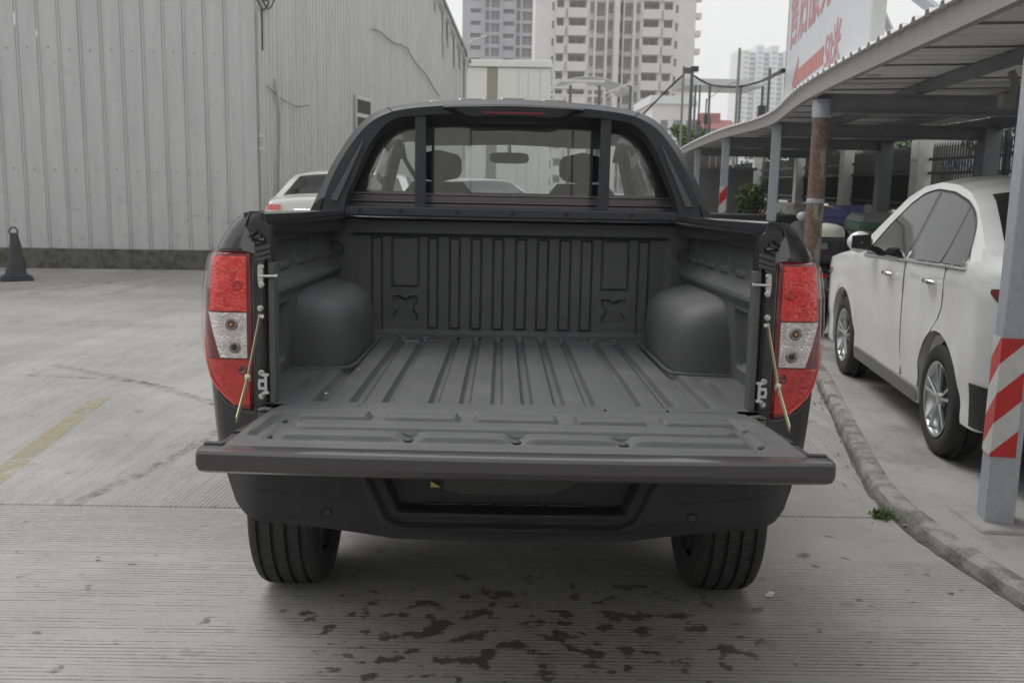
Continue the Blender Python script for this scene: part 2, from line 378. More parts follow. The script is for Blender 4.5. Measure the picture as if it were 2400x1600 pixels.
M['post'] = rusty('galvanised_post', (.44,.46,.50), .735); M['postrust'] = rusty('rusty_pipe', (.33,.31,.28), .47); M['fascia'] = rusty('fascia_grey', (.40,.395,.38), .72)
def worn(name, c, th):
    m = mat(name, c, .8); k = NT(m); g = k.n('NewGeometry').outputs['Position']
    a = k.noise(g, 6, 8, .8); f = k.math('MULTIPLY', k.ramp(a, th, th+.22), .55); k.l(f, k.b.inputs['Alpha']); return m
def mark(name, c, th):
    m = mat(name, c, .85); k = NT(m); g = k.n('NewGeometry').outputs['Position']
    k.l(k.math('MULTIPLY', k.ramp(k.noise(g, 14, 8, .8), th, th+.25), .5), k.b.inputs['Alpha']); return m
M['tyremark'] = mark('tyre_scuff', (.09,.088,.085), .42)
M['line'] = worn('worn_yellow', (.42,.37,.20), .38)
M['linefaint'] = worn('faint_yellow', (.40,.36,.24), .44)

# ================================================================== GROUND
def G(px, py, z=0): return P(px, py, z=z)
gb = MB().box(-900, 900, -60, 1500, -.5, -.03); gb.build('ground', M['yard'], kind='structure')
pav = bpy.data.objects.new('pavement', None); COL.objects.link(pav); pav['kind'] = 'structure'
def slab(x0, x1, y0, y1, m):
    b = MB().box(x0, x1, y0, y1, -.12, 0); b.build('slab', m, pav, bevel=.006, seg=1)
slab(-14, 6, -3.45, 1.645, M['slabx'])
slab(-14, 6, -8.5, -3.462, M['slabx'])
for y0, y1 in ((1.655, 7.2), (7.21, 12.8)): slab(-14, 6.4, y0, y1, M['slaby'])
for y0, y1 in ((12.81, 20), (20.01, 28), (28.01, 40)): slab(-3.5, 9, y0, y1, M['yard'])
slab(-14, -3.51, 12.81, 14.6, M['yard'])
# painted bay lines, worn thin
def strip(name, pts, w, m, label=None):
    L = [Vector(p) for p in pts]; b = MB(); rows = []
    for i, p in enumerate(L):
        t = (L[min(i+1, len(L)-1)]-L[max(i-1, 0)]).normalized(); n = Vector((-t.y, t.x, 0)); rows.append([p+n*w/2, p-n*w/2])
    b.loft(rows, closed=False); return b.build(name, m, kind='structure')
a, c = G(10, 1105), G(236, 932); a.z = c.z = .004
strip('parking_line', [a+(a-c)*.8, a, c], .13, M['line'])
far = [(G(60, 690), G(370, 646)), (G(250, 692), G(395, 655)), (G(-60, 688), G(250, 655))]
for p, q in far:
    p.z = q.z = .004; strip('parking_line', [p, q], .22, M['linefaint'])

for k_, (w_, pts) in enumerate(((.09, ((120,838),(230,860),(330,880),(420,905),(520,935))), (.05, ((60,862),(190,868),(320,876),(400,892))), (.07, ((150,1165),(300,1100),(420,1040),(500,990))))):
    L_ = []
    for x_, y_ in pts: q = G(x_/.98, y_/.98); q.z = .0035+.0008*k_; L_.append(q)
    strip('tyre_mark', L_, w_, M['tyremark'])
# raised platform under the carport and its kerb
K = [G(x/.98, y/.98) for x, y in ((1880,880),(1930,990),(1965,1065),(2000,1130),(2045,1180),(2090,1220),(2200,1300),(2352,1395))]
K = [Vector((5.6, 24, 0)), Vector((4.1, 14, 0)), Vector((3.25, 8.4, 0))]+K+[Vector((2.09,.1,0)), Vector((2.3,-.9,0)), Vector((2.6,-3,0)), Vector((2.9,-8,0))]
kb = MB(); rings = []; N = 0
Kd = []
for (a, b) in zip(K, K[1:]):
    n = max(1, int((b-a).length/.06))
    for i in range(n): Kd.append(a.lerp(b, i/n))
Kd.append(K[-1])
for _ in range(6): Kd = [Kd[0]]+[(Kd[i-1]+Kd[i]*2+Kd[i+1])/4 for i in range(1, len(Kd)-1)]+[Kd[-1]]
KIN = []
for i, p in enumerate(Kd):
    t = (Kd[min(i+1, len(Kd)-1)]-Kd[max(i-1, 0)]).normalized(); n = Vector((-t.y, t.x, 0))   # towards the platform (+x)
    if n.x < 0: n = -n
    j = noise.noise(p*7)*.010; q = noise.noise(p*23+Vector((3,1,0)))*.007
    prof = [(-.004, -.02), (.0+j*.3, .026), (.005+j*.4+q*.6, .050+q*.4), (.018+q*.5, .062+j*.3), (.05, .064+j*.3+q*.3), (.082+q*.7, .063+q*.4), (.098+j*.6, .058+q*.5), (.105, -.02)]
    rings.append([p+n*o+Vector((0,0,h)) for o, h in prof]); KIN.append(p+n*.095)
kb.loft(rings, closed=False); kb.build('kerb', M['kerb'], smooth=32, kind='structure')
gut = MB(); rings = []
for i, p in enumerate(Kd):
    t = (Kd[min(i+1, len(Kd)-1)]-Kd[max(i-1, 0)]).normalized(); n = Vector((-t.y, t.x, 0)); n = n if n.x > 0 else -n
    w = .022+.014*noise.noise(p*3)+.010*noise.noise(p*17)
    rings.append([p-n*w+Vector((0,0,.003)), p-n*w*.4+Vector((0,0,.006)), p+n*.01+Vector((0,0,.012))])
gut.loft(rings, closed=False); gut.build('gutter_dirt', M['plinth'], kind='structure')
pb = MB(); m = len(KIN); KIN2 = KIN[::-1]
poly = [Vector((p.x, p.y, .055)) for p in KIN2]+[Vector((9, 24, .055)), Vector((9, -8, .055))]
pb.prism([tuple(p-Vector((0,0,.08))) for p in poly], (0,0,.08)); pb.build('platform', M['yard'], kind='structure')

# ================================================================== FAR BUILDINGS
def facade(cells_x, cells_z, depth, nrm='y'):
    """stepped wall: depth[i][j] for column i, row j (front faces pushed back by depth, with side faces)"""
    b = MB()
    for i in range(len(cells_x)-1):
        for j in range(len(cells_z)-1):
            x0, x1, z0, z1, d = cells_x[i], cells_x[i+1], cells_z[j], cells_z[j+1], depth(i, j)
            b.add([(x0,d,z0),(x1,d,z0),(x1,d,z1),(x0,d,z1)], [(0,1,2,3)])
            if i+1 < len(cells_x)-1:
                e = depth(i+1, j)
                if abs(e-d) > 1e-6: b.add([(x1,d,z0),(x1,e,z0),(x1,e,z1),(x1,d,z1)], [(0,1,2,3)])
            if j+1 < len(cells_z)-1:
                e = depth(i, j+1)
                if abs(e-d) > 1e-6: b.add([(x0,d,z1),(x1,d,z1),(x1,e,z1),(x0,e,z1)], [(0,1,2,3)])
    return b
def tower(label, D, pxl, pxr, top, storey, z_ref, cols, wallm, back=18, pane='winpane', par='towerlight', piers=(), slab_prof=None, rz=0):
    """cols: (px0, px1, sill fraction, head fraction, kind, recess) in photo pixels at distance D"""
    Y = D+CAMP.y; X = lambda px: P(px, 120, y=D+CAMP.y).x
    x0, x1 = X(pxl), X(pxr); cx = (x0+x1)/2
    t = thing('apartment_tower', label, 'tower', (cx, Y, 0))
    k0 = -int(z_ref/storey); zs = []; z = z_ref-storey*int(z_ref/storey); floors = []
    while z < top: floors.append(z); z += storey
    xb = sorted(set([x0-cx, x1-cx]+[X(c[0])-cx for c in cols]+[X(c[1])-cx for c in cols]))
    fr = sorted(set([0]+[c[2] for c in cols]+[c[3] for c in cols]))
    zb = []
    for f in floors: zb += [f+s*storey for s in fr]
    zb = [0]+[q for q in zb if q > .01]+[top]
    def dep(i, j):
        xm = (xb[i]+xb[i+1])/2; zm = (zb[j]+zb[j+1])/2
        for c in cols:
            if X(c[0])-cx < xm < X(c[1])-cx:
                f = ((zm-floors[0])/storey) % 1.0
                if c[2] < f < c[3] and zm > floors[0]: return c[5]
                return c[6] if len(c) > 6 else 0
        return 0
    b = facade(xb, zb, dep)
    xr, xl = x1-cx, x0-cx
    b.add([(xr,0,0),(xr,back,0),(xr,back,top),(xr,0,top)], [(0,1,2,3)]); b.add([(xl,0,0),(xl,back,0),(xl,back,top),(xl,0,top)], [(0,3,2,1)])
    b.add([(xl,0,top),(xr,0,top),(xr,back,top),(xl,back,top)], [(0,1,2,3)]); b.add([(xl,back,0),(xr,back,0),(xr,back,top),(xl,back,top)], [(3,2,1,0)])
    b.build('wall', wallm, t)
    zlo = D*.02
    for c in cols:
        w = X(c[1])-X(c[0]); h = (c[3]-c[2])*storey; proto = None; pk = None
        for f in floors:
            z0 = f+c[2]*storey
            if z0 < zlo-8 or f+storey > top: continue
            loc = (X(c[0])-cx, c[5]-.06, z0)
            if proto is None:
                q = MB()
                if c[4] == 'slit': q.box(0, w, 0, .04, 0, h); proto = q.build('window', M[pane], t, loc=loc)
                elif c[4] == 'win':
                    q.box(.0, w, 0, .04, 0, h); proto = q.build('window', M[pane], t, loc=loc)
                    e = MB().box(0, w, -.06, -.002, 0, h*.05); e.box(0, w, -.06, -.002, h*.95, h); e.box(0, w*.06, -.06, -.002, h*.05, h*.95); e.box(w*.94, w, -.06, -.002, h*.05, h*.95); e.box(w*.47, w*.53, -.06, -.002, h*.05, h*.95)
                    e.build('frame', M['frameg'], proto)
                else:
                    q.box(w*.10, w*.45, 0, .04, 0, h*.86); q.box(w*.55, w*.92, 0, .04, h*.12, h*.86); proto = q.build('window', M['winpane2'], t, loc=loc)
                    e = MB().box(w*.45, w*.48, -.05, .04, 0, h*.86); e.build('frame', M['frameg'], proto)
            else:
                n = rep(proto, 'window', t, loc)
                for ch in proto.children: rep(ch, 'frame', n, (0,0,0))
            if c[4] == 'balc':       # parapet slab standing proud of the wall under the opening
                if pk is None:
                    q = MB().box(-.25, w+.25, -.9 if len(c) < 8 else -c[7], 0, -storey*(1-(c[3]-c[2]))*.98, 0)
                    pk = q.build('balcony', wallm if par is None else M[par], t, loc=(X(c[0])-cx, -.004, z0))
                else: rep(pk, 'balcony', t, (X(c[0])-cx, -.004, z0))
    for p0, p1, d in piers:
        q = MB().box(X(p0)-cx, X(p1)-cx, -d, -.004, 0, top); q.build('pier', wallm, t)
    return t, X, cx
ZX = lambda x: 1050+x/3.92
# main unfinished tower straight ahead
st = 152/3.92*170/F
D1 = 170; Y1 = D1+CAMP.y
zr = P(1400, 175/3.92+0, y=Y1).z      # a balcony head line
colsA = [(ZX(948), ZX(970), .28, .72, 'slit', .25), (ZX(992), ZX(1056), .42, .86, 'balc', 1.6, 0, .5), (ZX(1105), ZX(1256), .40, .86, 'balc', 2.2, 0, 1.1),
    (ZX(1296), ZX(1336), .22, .82, 'win', .35, .5), (ZX(1356), ZX(1440), .10, .86, 'open', 2.4, 1.3), (ZX(1462), ZX(1512), .25, .86, 'open', 1.9, 1.3),
    (ZX(1572), ZX(1600), .20, .86, 'slit', 1.9, 1.3), (ZX(1612), ZX(1692), .10, .86, 'open', 2.4, 1.3), (ZX(1716), ZX(1756), .22, .82, 'win', .35, .5),
    (ZX(1786), ZX(1926), .40, .86, 'balc', 2.2, 0, 1.1), (ZX(1972), ZX(2050), .42, .86, 'balc', 1.6, 0, .5), (ZX(2076), ZX(2102), .28, .72, 'slit', .25)]
tA, XA, cA = tower('tall pale bare-concrete apartment tower with open balconies, straight ahead', D1, ZX(796), ZX(2262), 84, st, zr-.86*st+st*20, colsA, M['towerlight'],
    piers=((ZX(1262), ZX(1284), .4), (ZX(1518), ZX(1562), .9), (ZX(1764), ZX(1778), .4)))
lb = None
for k in range(5, 29):
    if lb is None: lb = MB().box(.004, 1.2, 1, 3, 0, .9).build('side_ledge', M['towerlight'], tA, loc=(XA(ZX(2262))-cA, 0, k*st+.4))
    else: rep(lb, 'side_ledge', tA, (XA(ZX(2262))-cA, 0, k*st+.4))
# darker tower left of it
ZC = lambda x: 1020+x/6.032
D2 = 270; st2 = 160/6.032*D2/F
zr2 = P(1180, 133/6.032, y=D2+CAMP.y).z
colsB = [(ZC(495), ZC(640), .62, .97, 'slit', 1.2, 0), (ZC(706), ZC(760), .12, .82, 'slit', .9, .2), (ZC(782), ZC(905), .12, .82, 'win', 1.2, .2),
    (ZC(958), ZC(1105), .62, .97, 'slit', 1.2, 0), (ZC(1140), ZC(1196), .10, .84, 'slit', 1.2, .5), (ZC(1222), ZC(1372), .10, .84, 'win', 1.6, .5)]
tower('darker grey apartment tower with dark slot windows, left of the pale tower', D2, ZC(380), ZC(1400), 92, st2, zr2-.97*st2+st2*25, colsB, M['towerdark'], par='towerdark',
    piers=((ZC(685), ZC(700), .5), (ZC(912), ZC(936), .6), (ZC(1118), ZC(1132), .5)))
# two pale towers a long way off on the right
def fartower(label, D, px0, px1, pytop, dips):
    Y = D+CAMP.y; a = P(px0, pytop, y=Y); b_ = P(px1, pytop, y=Y); w = b_.x-a.x; H = a.z
    t = thing('apartment_tower', label, 'tower', (a.x, Y, 0), group='white apartment towers far off')
    st_ = 2.95; nf = int(H/st_); z0 = H-nf*st_
    xs = [0]; kinds = []
    n = len(dips)
    for i, (wd, kind) in enumerate(dips): xs.append(xs[-1]+wd); kinds.append(kind)
    s = w/xs[-1]; xs = [x*s for x in xs]
    b = MB()
    tops = []
    for i, kd in enumerate(kinds):
        y0 = {'w': 0, 'd': 3.0, 'p': -.6}[kd]; top = H-{'w': 0, 'd': 2.2, 'p': -3.0}[kd]; b.box(xs[i], xs[i+1], y0, 20, 0, top)
    b.build('wall', M['towerwhite'], t)
    wb = MB()
    for i, kd in enumerate(kinds):
        y0 = {'w': 0, 'd': 3.0, 'p': -.6}[kd]; ww = xs[i+1]-xs[i]
        for f in range(nf):
            z = z0+f*st_
            if z < H*.15: continue
            if kd == 'd': wb.box(xs[i]+ww*.06, xs[i+1]-ww*.06, y0-.25, y0-.01, z+.75, z+2.2)
            else:
                wb.box(xs[i]+ww*.25, xs[i]+ww*.45, y0-.12, y0-.01, z+.9, z+2.3); wb.box(xs[i]+ww*.55, xs[i]+ww*.75, y0-.12, y0-.01, z+.9, z+2.3)
    wb.build('window', M['farwin'], t, kind='stuff'); return t
M['farwin'] = mat('far_window_pale', (.34,.355,.38), .5)
fartower('white high-rise far off between the tall pole and the billboard', 600, 1731, 1852, 118, [(.6,'w'),(1,'w'),(.9,'d'),(1,'p'),(.9,'d'),(1.1,'p'),(.8,'d'),(.8,'w')])
fartower('white high-rise far off behind the steel braces right of the billboard', 600, 2030, 2096, 112, [(1,'w'),(.8,'d'),(1,'p'),(.7,'d')])
fartower('white high-rise seen through the gap under the carport roof by the coiled wire', 420, 2190, 2330, 262, [(1,'w'),(.8,'d'),(1.2,'p'),(.8,'d'),(1,'w'),(.8,'d')])
# red-roofed block in the distance
Y = 147.; a = P(1600, 292, y=Y); b_ = P(1722, 292, y=Y)
rr = thing('apartment_block', 'low red-roofed block far away between the utility poles', 'building', (a.x, Y, 0)); w = b_.x-a.x
MB().box(0, w, 0, 10, 0, a.z-.6).build('wall', M['pinkwall'], rr)
MB().prism([(-.5,-1,a.z-.6),(-.5,5,a.z+1.1),(-.5,11,a.z-.6)], (w+1,0,0)).build('roof', M['redroof'], rr)
MB().box(w*.42, w*.80, 3, 6, a.z+.4, a.z+2.0).build('roof_hut', M['redroof'], rr)
pr = None
for k in range(9):
    for z in (a.z-2.3, a.z-5.2):
        x = w*(k+.25)/9
        if pr is None: pr = MB().box(0, w/20, -.1, -.01, 0, 1.5).build('window', M['winpane'], rr, loc=(x, 0, z))
        else: rep(pr, 'window', rr, (x, 0, z))

# cream clad building behind the warehouse
Y = 29.2; a = P(1094, 140, y=Y); b_ = P(1290, 150, y=Y)
cb = thing('clad_building', 'cream sheet-clad building with one olive stripe beyond the warehouse end', 'building', (a.x, Y, 0), rz=rad(-3)); w = b_.x-a.x; H = a.z-.12
xs = [0, .062, .36, .52, .99, 1.14, 1.27, 1.5]
X = lambda px: (P(px, 200, y=Y).x-a.x)
edges = [0, X(1142), X(1166), X(1216), X(1238), X(1266), w]
for i in range(6):
    m_ = M['olive'] if i == 1 else M['cream']
    MB().box(edges[i]+.004, edges[i+1]-.004, -.03-(.012 if i == 1 else 0), .05, 0, H-.12).build('wall_panel', m_, cb)
MB().box(.0, w, .055, 6, 0, H-.1).build('wall', M['cream'], cb)
MB().box(-.05, w+.06, -.12, 6.1, H-.1, H+.12).build('roof_edge', M['cream'], cb, bevel=.02)
MB().tube([(.08,-.05,H-2.6),(.25,-.12,H-2.4),(.28,-.1,H-2.2)], .03, 8).build('hook', M['pole'], cb)

# ================================================================== WAREHOUSE ON THE LEFT
C0 = Vector((-4.1, 13.45, 0)); AF = rad(-94); WA = rad(11.9)
wh = thing('warehouse', 'big grey corrugated metal warehouse at the left with a mossy plinth', 'warehouse', tuple(C0))
df = Vector((math.sin(AF), math.cos(AF), 0)); nf_ = Vector((-df.y, df.x, 0)); nf_ = nf_ if nf_.y < 0 else -nf_     # outward
ds = Vector((math.sin(WA), math.cos(WA), 0)); ns_ = Vector((ds.y, -ds.x, 0))
Lf = 12; HF = 8.2
pitch = .325; s = .50; k = 0
segs = [(0, .50)]
while s < Lf: segs.append((s, s+pitch)); s += pitch
for i, (s0, s1) in enumerate(segs):
    b = MB(); zt, z0 = HF, .325
    # one cladding sheet: flat pan with a standing rib along its far edge
    prof = [(s0+.002, 0), (s1-.045, 0), (s1-.036, .024), (s1-.014, .024), (s1-.004, .0)] if i else [(s0, .03), (s0+.02, .03), (s0+.021, .008), (s0+.22, .008), (s0+.228, .016), (s0+.236, .004), (s1-.045, .004), (s1-.036, .024), (s1-.014, .024), (s1-.004, .0)]
    jit = random.uniform(-.002, .002)
    ring = lambda z: [df*p+nf_*(o+jit)+Vector((0,0,z)) for p, o in prof]
    ring2 = lambda z: [df*p+nf_*(o+jit-.004)+Vector((0,0,z)) for p, o in prof]
    b.loft([ring(z0), ring(1.6), ring(3.5), ring(zt)], closed=False); b.build('wall_sheet', M['cladA'], wh)
    if i:
        for z in (1.615+random.uniform(-.02,.02), 3.52+random.uniform(-.02,.02)):
            c = df*((s0+s1)/2-.01)+nf_*.006+Vector((0,0,z)); MB().obox(c, df, nf_, (0,0,1), .009, .005, .010).build('screw', M['sheetscrew'], wh)
# plinth
b = MB(); n = 60
rows = []
for i in range(n+1):
    p = df*(Lf*i/n); j = noise.noise(p*2.5)*.012
    rows.append([p+nf_*(.10+j)+Vector((0,0,-.03)), p+nf_*(.09+j)+Vector((0,0,.05)), p+nf_*(.075+j)+Vector((0,0,.26+j)), p+nf_*(.06)+Vector((0,0,.325+j*.5)), p-nf_*.05+Vector((0,0,.33))])
b.loft(rows, closed=False); b.build('plinth', M['plinth'], wh, smooth=50)
# side wall: fine corrugation, gable top falling to the far end
LS = 14.05
def ztop_s(s): return 5.17+.41*(LS-s) if s > 3.2 else 5.17+.41*(LS-3.2)-.41*(3.2-s)
pr = []; s = .02; p_ = .157
while s < LS-.01:
    pr += [(s, 0), (s+.055, 0), (s+.075, .026), (s+.125, .026), (s+.145, 0)]; s += p_
pr = [(min(a_, LS), o) for a_, o in pr]
b = MB(); rows = []
for a_, o in pr:
    base = ds*a_+ns_*(o-.03); rows.append([base+Vector((0,0,z*ztop_s(a_)/10)) for z in (0, 2.5, 5, 7.5, 10)])
b.loft(rows, closed=False); b.build('side_wall', M['cladB'], wh, kind='stuff')
b = MB().prism([tuple(df*.0), tuple(df*Lf), tuple(df*Lf+ds*LS), tuple(ds*LS)], (0,0,.02))
# roof + back mass (two slopes)
e = nf_*.15
rpt = lambda s_, u: ds*s_+df*u+Vector((0,0,ztop_s(s_)+.03))
b = MB().add([rpt(-.2,-.12), rpt(3.2,-.12), rpt(LS+.15,-.12), rpt(-.2,Lf), rpt(3.2,Lf), rpt(LS+.15,Lf)], [(0,1,4,3),(1,2,5,4)])
b.add([rpt(-.2,-.12)-Vector((0,0,.14)), rpt(3.2,-.12)-Vector((0,0,.14)), rpt(LS+.15,-.12)-Vector((0,0,.14))], []); nn = len(b.v)
b.f += [(0,1,nn-2,nn-3),(1,2,nn-1,nn-2)]
b.build('roof', M['grey'], wh)
b = MB().add([ds*LS, ds*LS+df*Lf, ds*LS+df*Lf+Vector((0,0,5.17)), ds*LS+Vector((0,0,5.17)), df*Lf, df*Lf+Vector((0,0,HF))], [(0,1,2,3),(1,4,5,2)])
b.build('rear_wall', M['cladB'], wh)
# ragged flashing along the rake, torn hanging sheets
b = MB(); rows = []
for i in range(60):
    s_ = 8.5+5.6*i/59; z = ztop_s(s_)
    w1 = .10+.10*abs(noise.noise(Vector((s_*3, 1, 0)))); w2 = .03*noise.noise(Vector((s_*9, 4, 0)))
    o = .05+.04*noise.noise(Vector((s_*5, 7, 0)))
    rows.append([ds*s_+ns_*(.02)+Vector((0,0,z-.02)), ds*s_+ns_*(o+.05)+Vector((0,0,z-.05+w2)), ds*s_+ns_*(o+.02)+Vector((0,0,z-w1-.08+w2)), ds*s_+ns_*.0+Vector((0,0,z-w1-.14))])
b.loft(rows, closed=False); b.build('flashing', M['paper'], wh)
for (s_, ln, wd) in ((11.4, 1.3, .10), (11.9, .7, .16), (12.6, .9, .12), (13.3, .6, .16), (13.85, 3.0, .12), (10.6, .5, .14)):
    z = ztop_s(s_)-.12; b = MB(); rows = []
    for i in range(9):
        q = i/8; off = noise.noise(Vector((s_*4, q*3, 1)))*.06
        rows.append([ds*(s_-wd*(1-q*.7))+ns_*(.03+off*.5)+Vector((0,0,z-ln*q)), ds*(s_+wd*(1-q*.7)+off)+ns_*(.05+abs(off))+Vector((0,0,z-ln*q))])
    b.loft(rows, closed=False); b.build('hanging_strip', M['paper'], wh)
# barred window in the side wall
def sp_(s_, o, z): return ds*s_+ns_*o+Vector((0,0,z))
b = MB()
for a_, c_, z0, z1 in ((4.5, 4.56, 2.0, 3.28), (5.42, 5.48, 2.0, 3.28), (4.56, 5.42, 3.2, 3.28), (4.56, 5.42, 2.84, 2.92), (4.56, 5.42, 2.0, 2.07)):
    b.add([sp_(a_, .01, z0), sp_(c_, .01, z0), sp_(c_, .01, z1), sp_(a_, .01, z1), sp_(a_, .05, z0), sp_(c_, .05, z0), sp_(c_, .05, z1), sp_(a_, .05, z1)], [(0,1,2,3),(4,5,6,7),(0,1,5,4),(1,2,6,5),(2,3,7,6),(3,0,4,7)])
wf = b.build('window', M['cladB'], wh)
b = MB().add([sp_(4.56,.0,2.07), sp_(5.42,.0,2.07), sp_(5.42,.0,3.2), sp_(4.56,.0,3.2), sp_(4.56,.006,2.07), sp_(5.42,.006,2.07), sp_(5.42,.006,3.2), sp_(4.56,.006,3.2)], [(0,1,2,3),(4,5,6,7),(0,1,5,4),(1,2,6,5),(2,3,7,6),(3,0,4,7)])
b.build('pane', M['trimdark'], wf)
b = MB()
for k in range(11):
    s_ = 4.6+k*.078; b.tube([sp_(s_, .035, 2.07), sp_(s_, .035, 3.2)], .009, 5)
b.build('bars', M['grey'], wf, kind='stuff')
MB().tube([sp_(.04,.05,.3), sp_(.04,.05,4.2)], .02, 8).build('corner_pipe', M['cladA'], wh)
for z in (2.02, 2.22):
    MB().obox(C0*0+ds*.04+ns_*.06+Vector((0,0,z)), ds, ns_, (0,0,1), .035, .03, .025).build('pipe_clip', M['pvc'], wh)
# cable drop with a bend, loops of cable at the top of the corner, thin wire along the wall
def wl(s_, z, o=.05): return C0+ds*s_+ns_*o+Vector((0,0,z))
o = MB().tube([wl(.62,3.2), wl(.66,3.0), wl(.74,2.86), wl(.80,2.6), wl(.79,2.2), wl(.74,1.7), wl(.72,1.2), wl(.72,.1)], [.02,.028,.028,.034,.034,.034,.034,.034], 8).build('wall_duct', M['cladA'], smooth=60)
o['label'] = 'grey flexible duct hanging down the ribbed side wall near its corner'; o['category'] = 'duct'
b = MB()
for (cz, cs, r_) in ((4.35, .15, .12), (4.5, .25, .10), (4.42, .32, .14)):
    b.tube([wl(cs+r_*math.cos(a_)*1.6, cz+r_*math.sin(a_), .08+.03*math.sin(a_*2)) for a_ in [k*2*math.pi/16 for k in range(17)]], .012, 6)
b.tube([wl(.1,4.25,.08), wl(.15,4.0,.06), wl(.16,3.6,.05)], .012, 6)
b.tube([wl(.2,4.4,.08), wl(.22,4.9,.08), wl(.3,5.6,.06)], .014, 6)
o = b.build('cable_coil', M['wire'], smooth=60); o['label'] = 'tangled loops of black cable high on the warehouse corner'; o['category'] = 'cable'
o = MB().tube([wl(.3+i*.6, 3.05+.0*i-.25*math.sin(math.pi*min(1,i/4)) if i < 4 else 4.6-.16*(i-4)+.05*math.sin(i*2) , .04) for i in range(4)], .006, 5).build('thin_wire', M['wire'])
o['label'] = 'thin wire stapled along the ribbed side wall at the corner'; o['category'] = 'wire'
o = MB().tube([wl(5.5+i*.5, 4.75-.02*i-.12*max(0, i-5)+.04*math.sin(i*1.7), .05) for i in range(12)], .012, 5).build('thin_wire', M['pole'])
o['label'] = 'thin grey wire sagging across the upper side wall of the warehouse'; o['category'] = 'wire'
# bracket lamp at the far corner
a = P(1092, 118, y=27); lp = thing('wall_lamp', 'white bracket lamp arm on the far corner of the warehouse', 'lamp', tuple(a))
MB().tube([(0,0,-.15),(.02,-.05,.1),(.10,-.08,.2),(.35,-.1,.32),(.62,-.1,.40)], [.05,.045,.03,.022,.03], 8).build('arm', M['pvc'], lp, smooth=60)
MB().tube([(-.02,0,-.40),(.03,-.03,-.2),(0,0,-.05)], [.05,.10,.07], 10).build('lamp_body', M['pvc'], lp, smooth=60)

# ================================================================== MIDDLE DISTANCE
# arched canopy roofs
Y = 57.; a = P(1292, 245, y=Y); b_ = P(1490, 250, y=Y); topz = P(1340, 178, y=Y).z
an = thing('arched_canopy', 'pale arched sheet canopy with white edge beams in front of the pale tower', 'canopy', (a.x, Y, 0)); w = b_.x-a.x; zb_ = P(1340, 224, y=Y).z
for k, (xa, xb2, yy) in enumerate(((.0, w*.93, 0),)):
    b = MB(); rows = []
    for i in range(17):
        q = i/16; x = lerp(xa, xb2, q); z = zb_+(topz-zb_)*math.sin(math.pi*min(1, max(0, q*.92+.06)))**.55; rows.append([(x, 0, z), (x, 7, z+.35), (x, 7, z+.29), (x, 0, z-.06)])
    b.loft(rows); b.build('roof', M['trans'], an, smooth=50)
for z in (zb_, zb_+.45, zb_+.85):
    MB().box(-.2, w*.62, -.15, -.05, z-.07, z+.07).build('edge_beam', M['pvc'], an)
for q in (.22, .56, .93): MB().box(w*q-.08, w*q+.08, -.16, 0, 0, zb_+.6).build('post', M['pole'], an)
b = MB()
for i in range(6): b.bar((w*.62+i*.28, -.1, zb_-.3+i*.24), (w*.62+i*.28+.5, -.1, zb_+.3+i*.1), .05, .05)
b.bar((w*.56, -.1, zb_), (w*.93, -.1, topz-.35), .10, .10); b.build('truss', M['pvc'], an)
# concrete annex with cornice, grey flat canopy on posts
Y = 97.; a = P(1530, 236, y=Y); b_ = P(1622, 236, y=Y)
ax = thing('annex_building', 'low pale concrete block with a white cornice at the foot of the tower', 'building', (a.x, Y, 0)); w = b_.x-a.x
MB().box(0, w, 0, 12, 0, a.z-.3).build('wall', M['towerlight'], ax); MB().box(-.3, w+.3, -.4, 12.3, a.z-.3, a.z+.5).build('cornice', M['towerwhite'], ax)
pr = None
for k in range(3):
    for z in (a.z-3.4, a.z-6.4):
        if pr is None: pr = MB().box(0, .7, -.08, -.01, 0, 1.5).build('window', M['winpane'], ax, loc=(.9+k*1.3, 0, z))
        else: rep(pr, 'window', ax, (.9+k*1.3, 0, z))
Y = 62.; a = P(1630, 200, y=Y); b_ = P(1742, 200, y=Y); h1 = P(1630, 184, y=Y).z
fc = thing('flat_canopy', 'grey flat canopy roof on posts behind the sagging cable', 'canopy', (a.x, Y, 0)); w = b_.x-a.x
MB().prism([(-.6,0,a.z),(-.9,0,h1),(w+.6,0,h1),(w+1.4,0,a.z)], (0,5,0)).build('roof', M['trans'], fc)
for x in (0, w*.3, w*.95): MB().box(x, x+.14, .2, .34, 0, a.z).build('post', M['pole'], fc)

def pole(px, pytop, D, r, m, label, extra=None, lean=0):
    a = P(px, pytop, y=D+CAMP.y); t = thing('utility_pole', label, 'pole', (a.x, a.y, 0), group='poles standing beyond the carport')
    MB().tube([(-lean,0,0),(0,0,a.z)], [r*1.15, r], 12).build('shaft', m, t, smooth=50)
    if extra: extra(t, a.z)
    return a
pole(1603, 155, 30, .036, M['polelight'], 'thin pale concrete pole in front of the tower edge', lambda t, z: MB().box(-.02, .22, -.06, .06, z-.22, z-.05).build('bracket', M['pole'], t))
pole(1623, 158, 32, .055, M['pole'], 'thick dark pole just right of the pale tower edge', lambda t, z: MB().box(-.05, .18, -.1, .1, z-.12, z+.02).build('cap', M['trimdark'], t))
pole(1641, 200, 38, .035, M['pole'], 'slim dark pole with a small transformer half way up', lambda t, z: MB().box(-.09, .09, -.1, .1, z-1.9, z-1.35).build('switch_box', M['pole'], t))
pole(1656, 232, 44, .03, M['trimdark'], 'slim black pole, shorter, left of the tall pole', lambda t, z: MB().box(-.08, .08, -.1, .1, z-1.1, z-.7).build('switch_box', M['trimdark'], t))
pole(1665, 274, 50, .03, M['trimdark'], 'shortest slim pole in front of the red-roofed block')
pole(1734, 113, 30, .042, M['polelight'], 'tallest grey pole left of the far white high-rise')
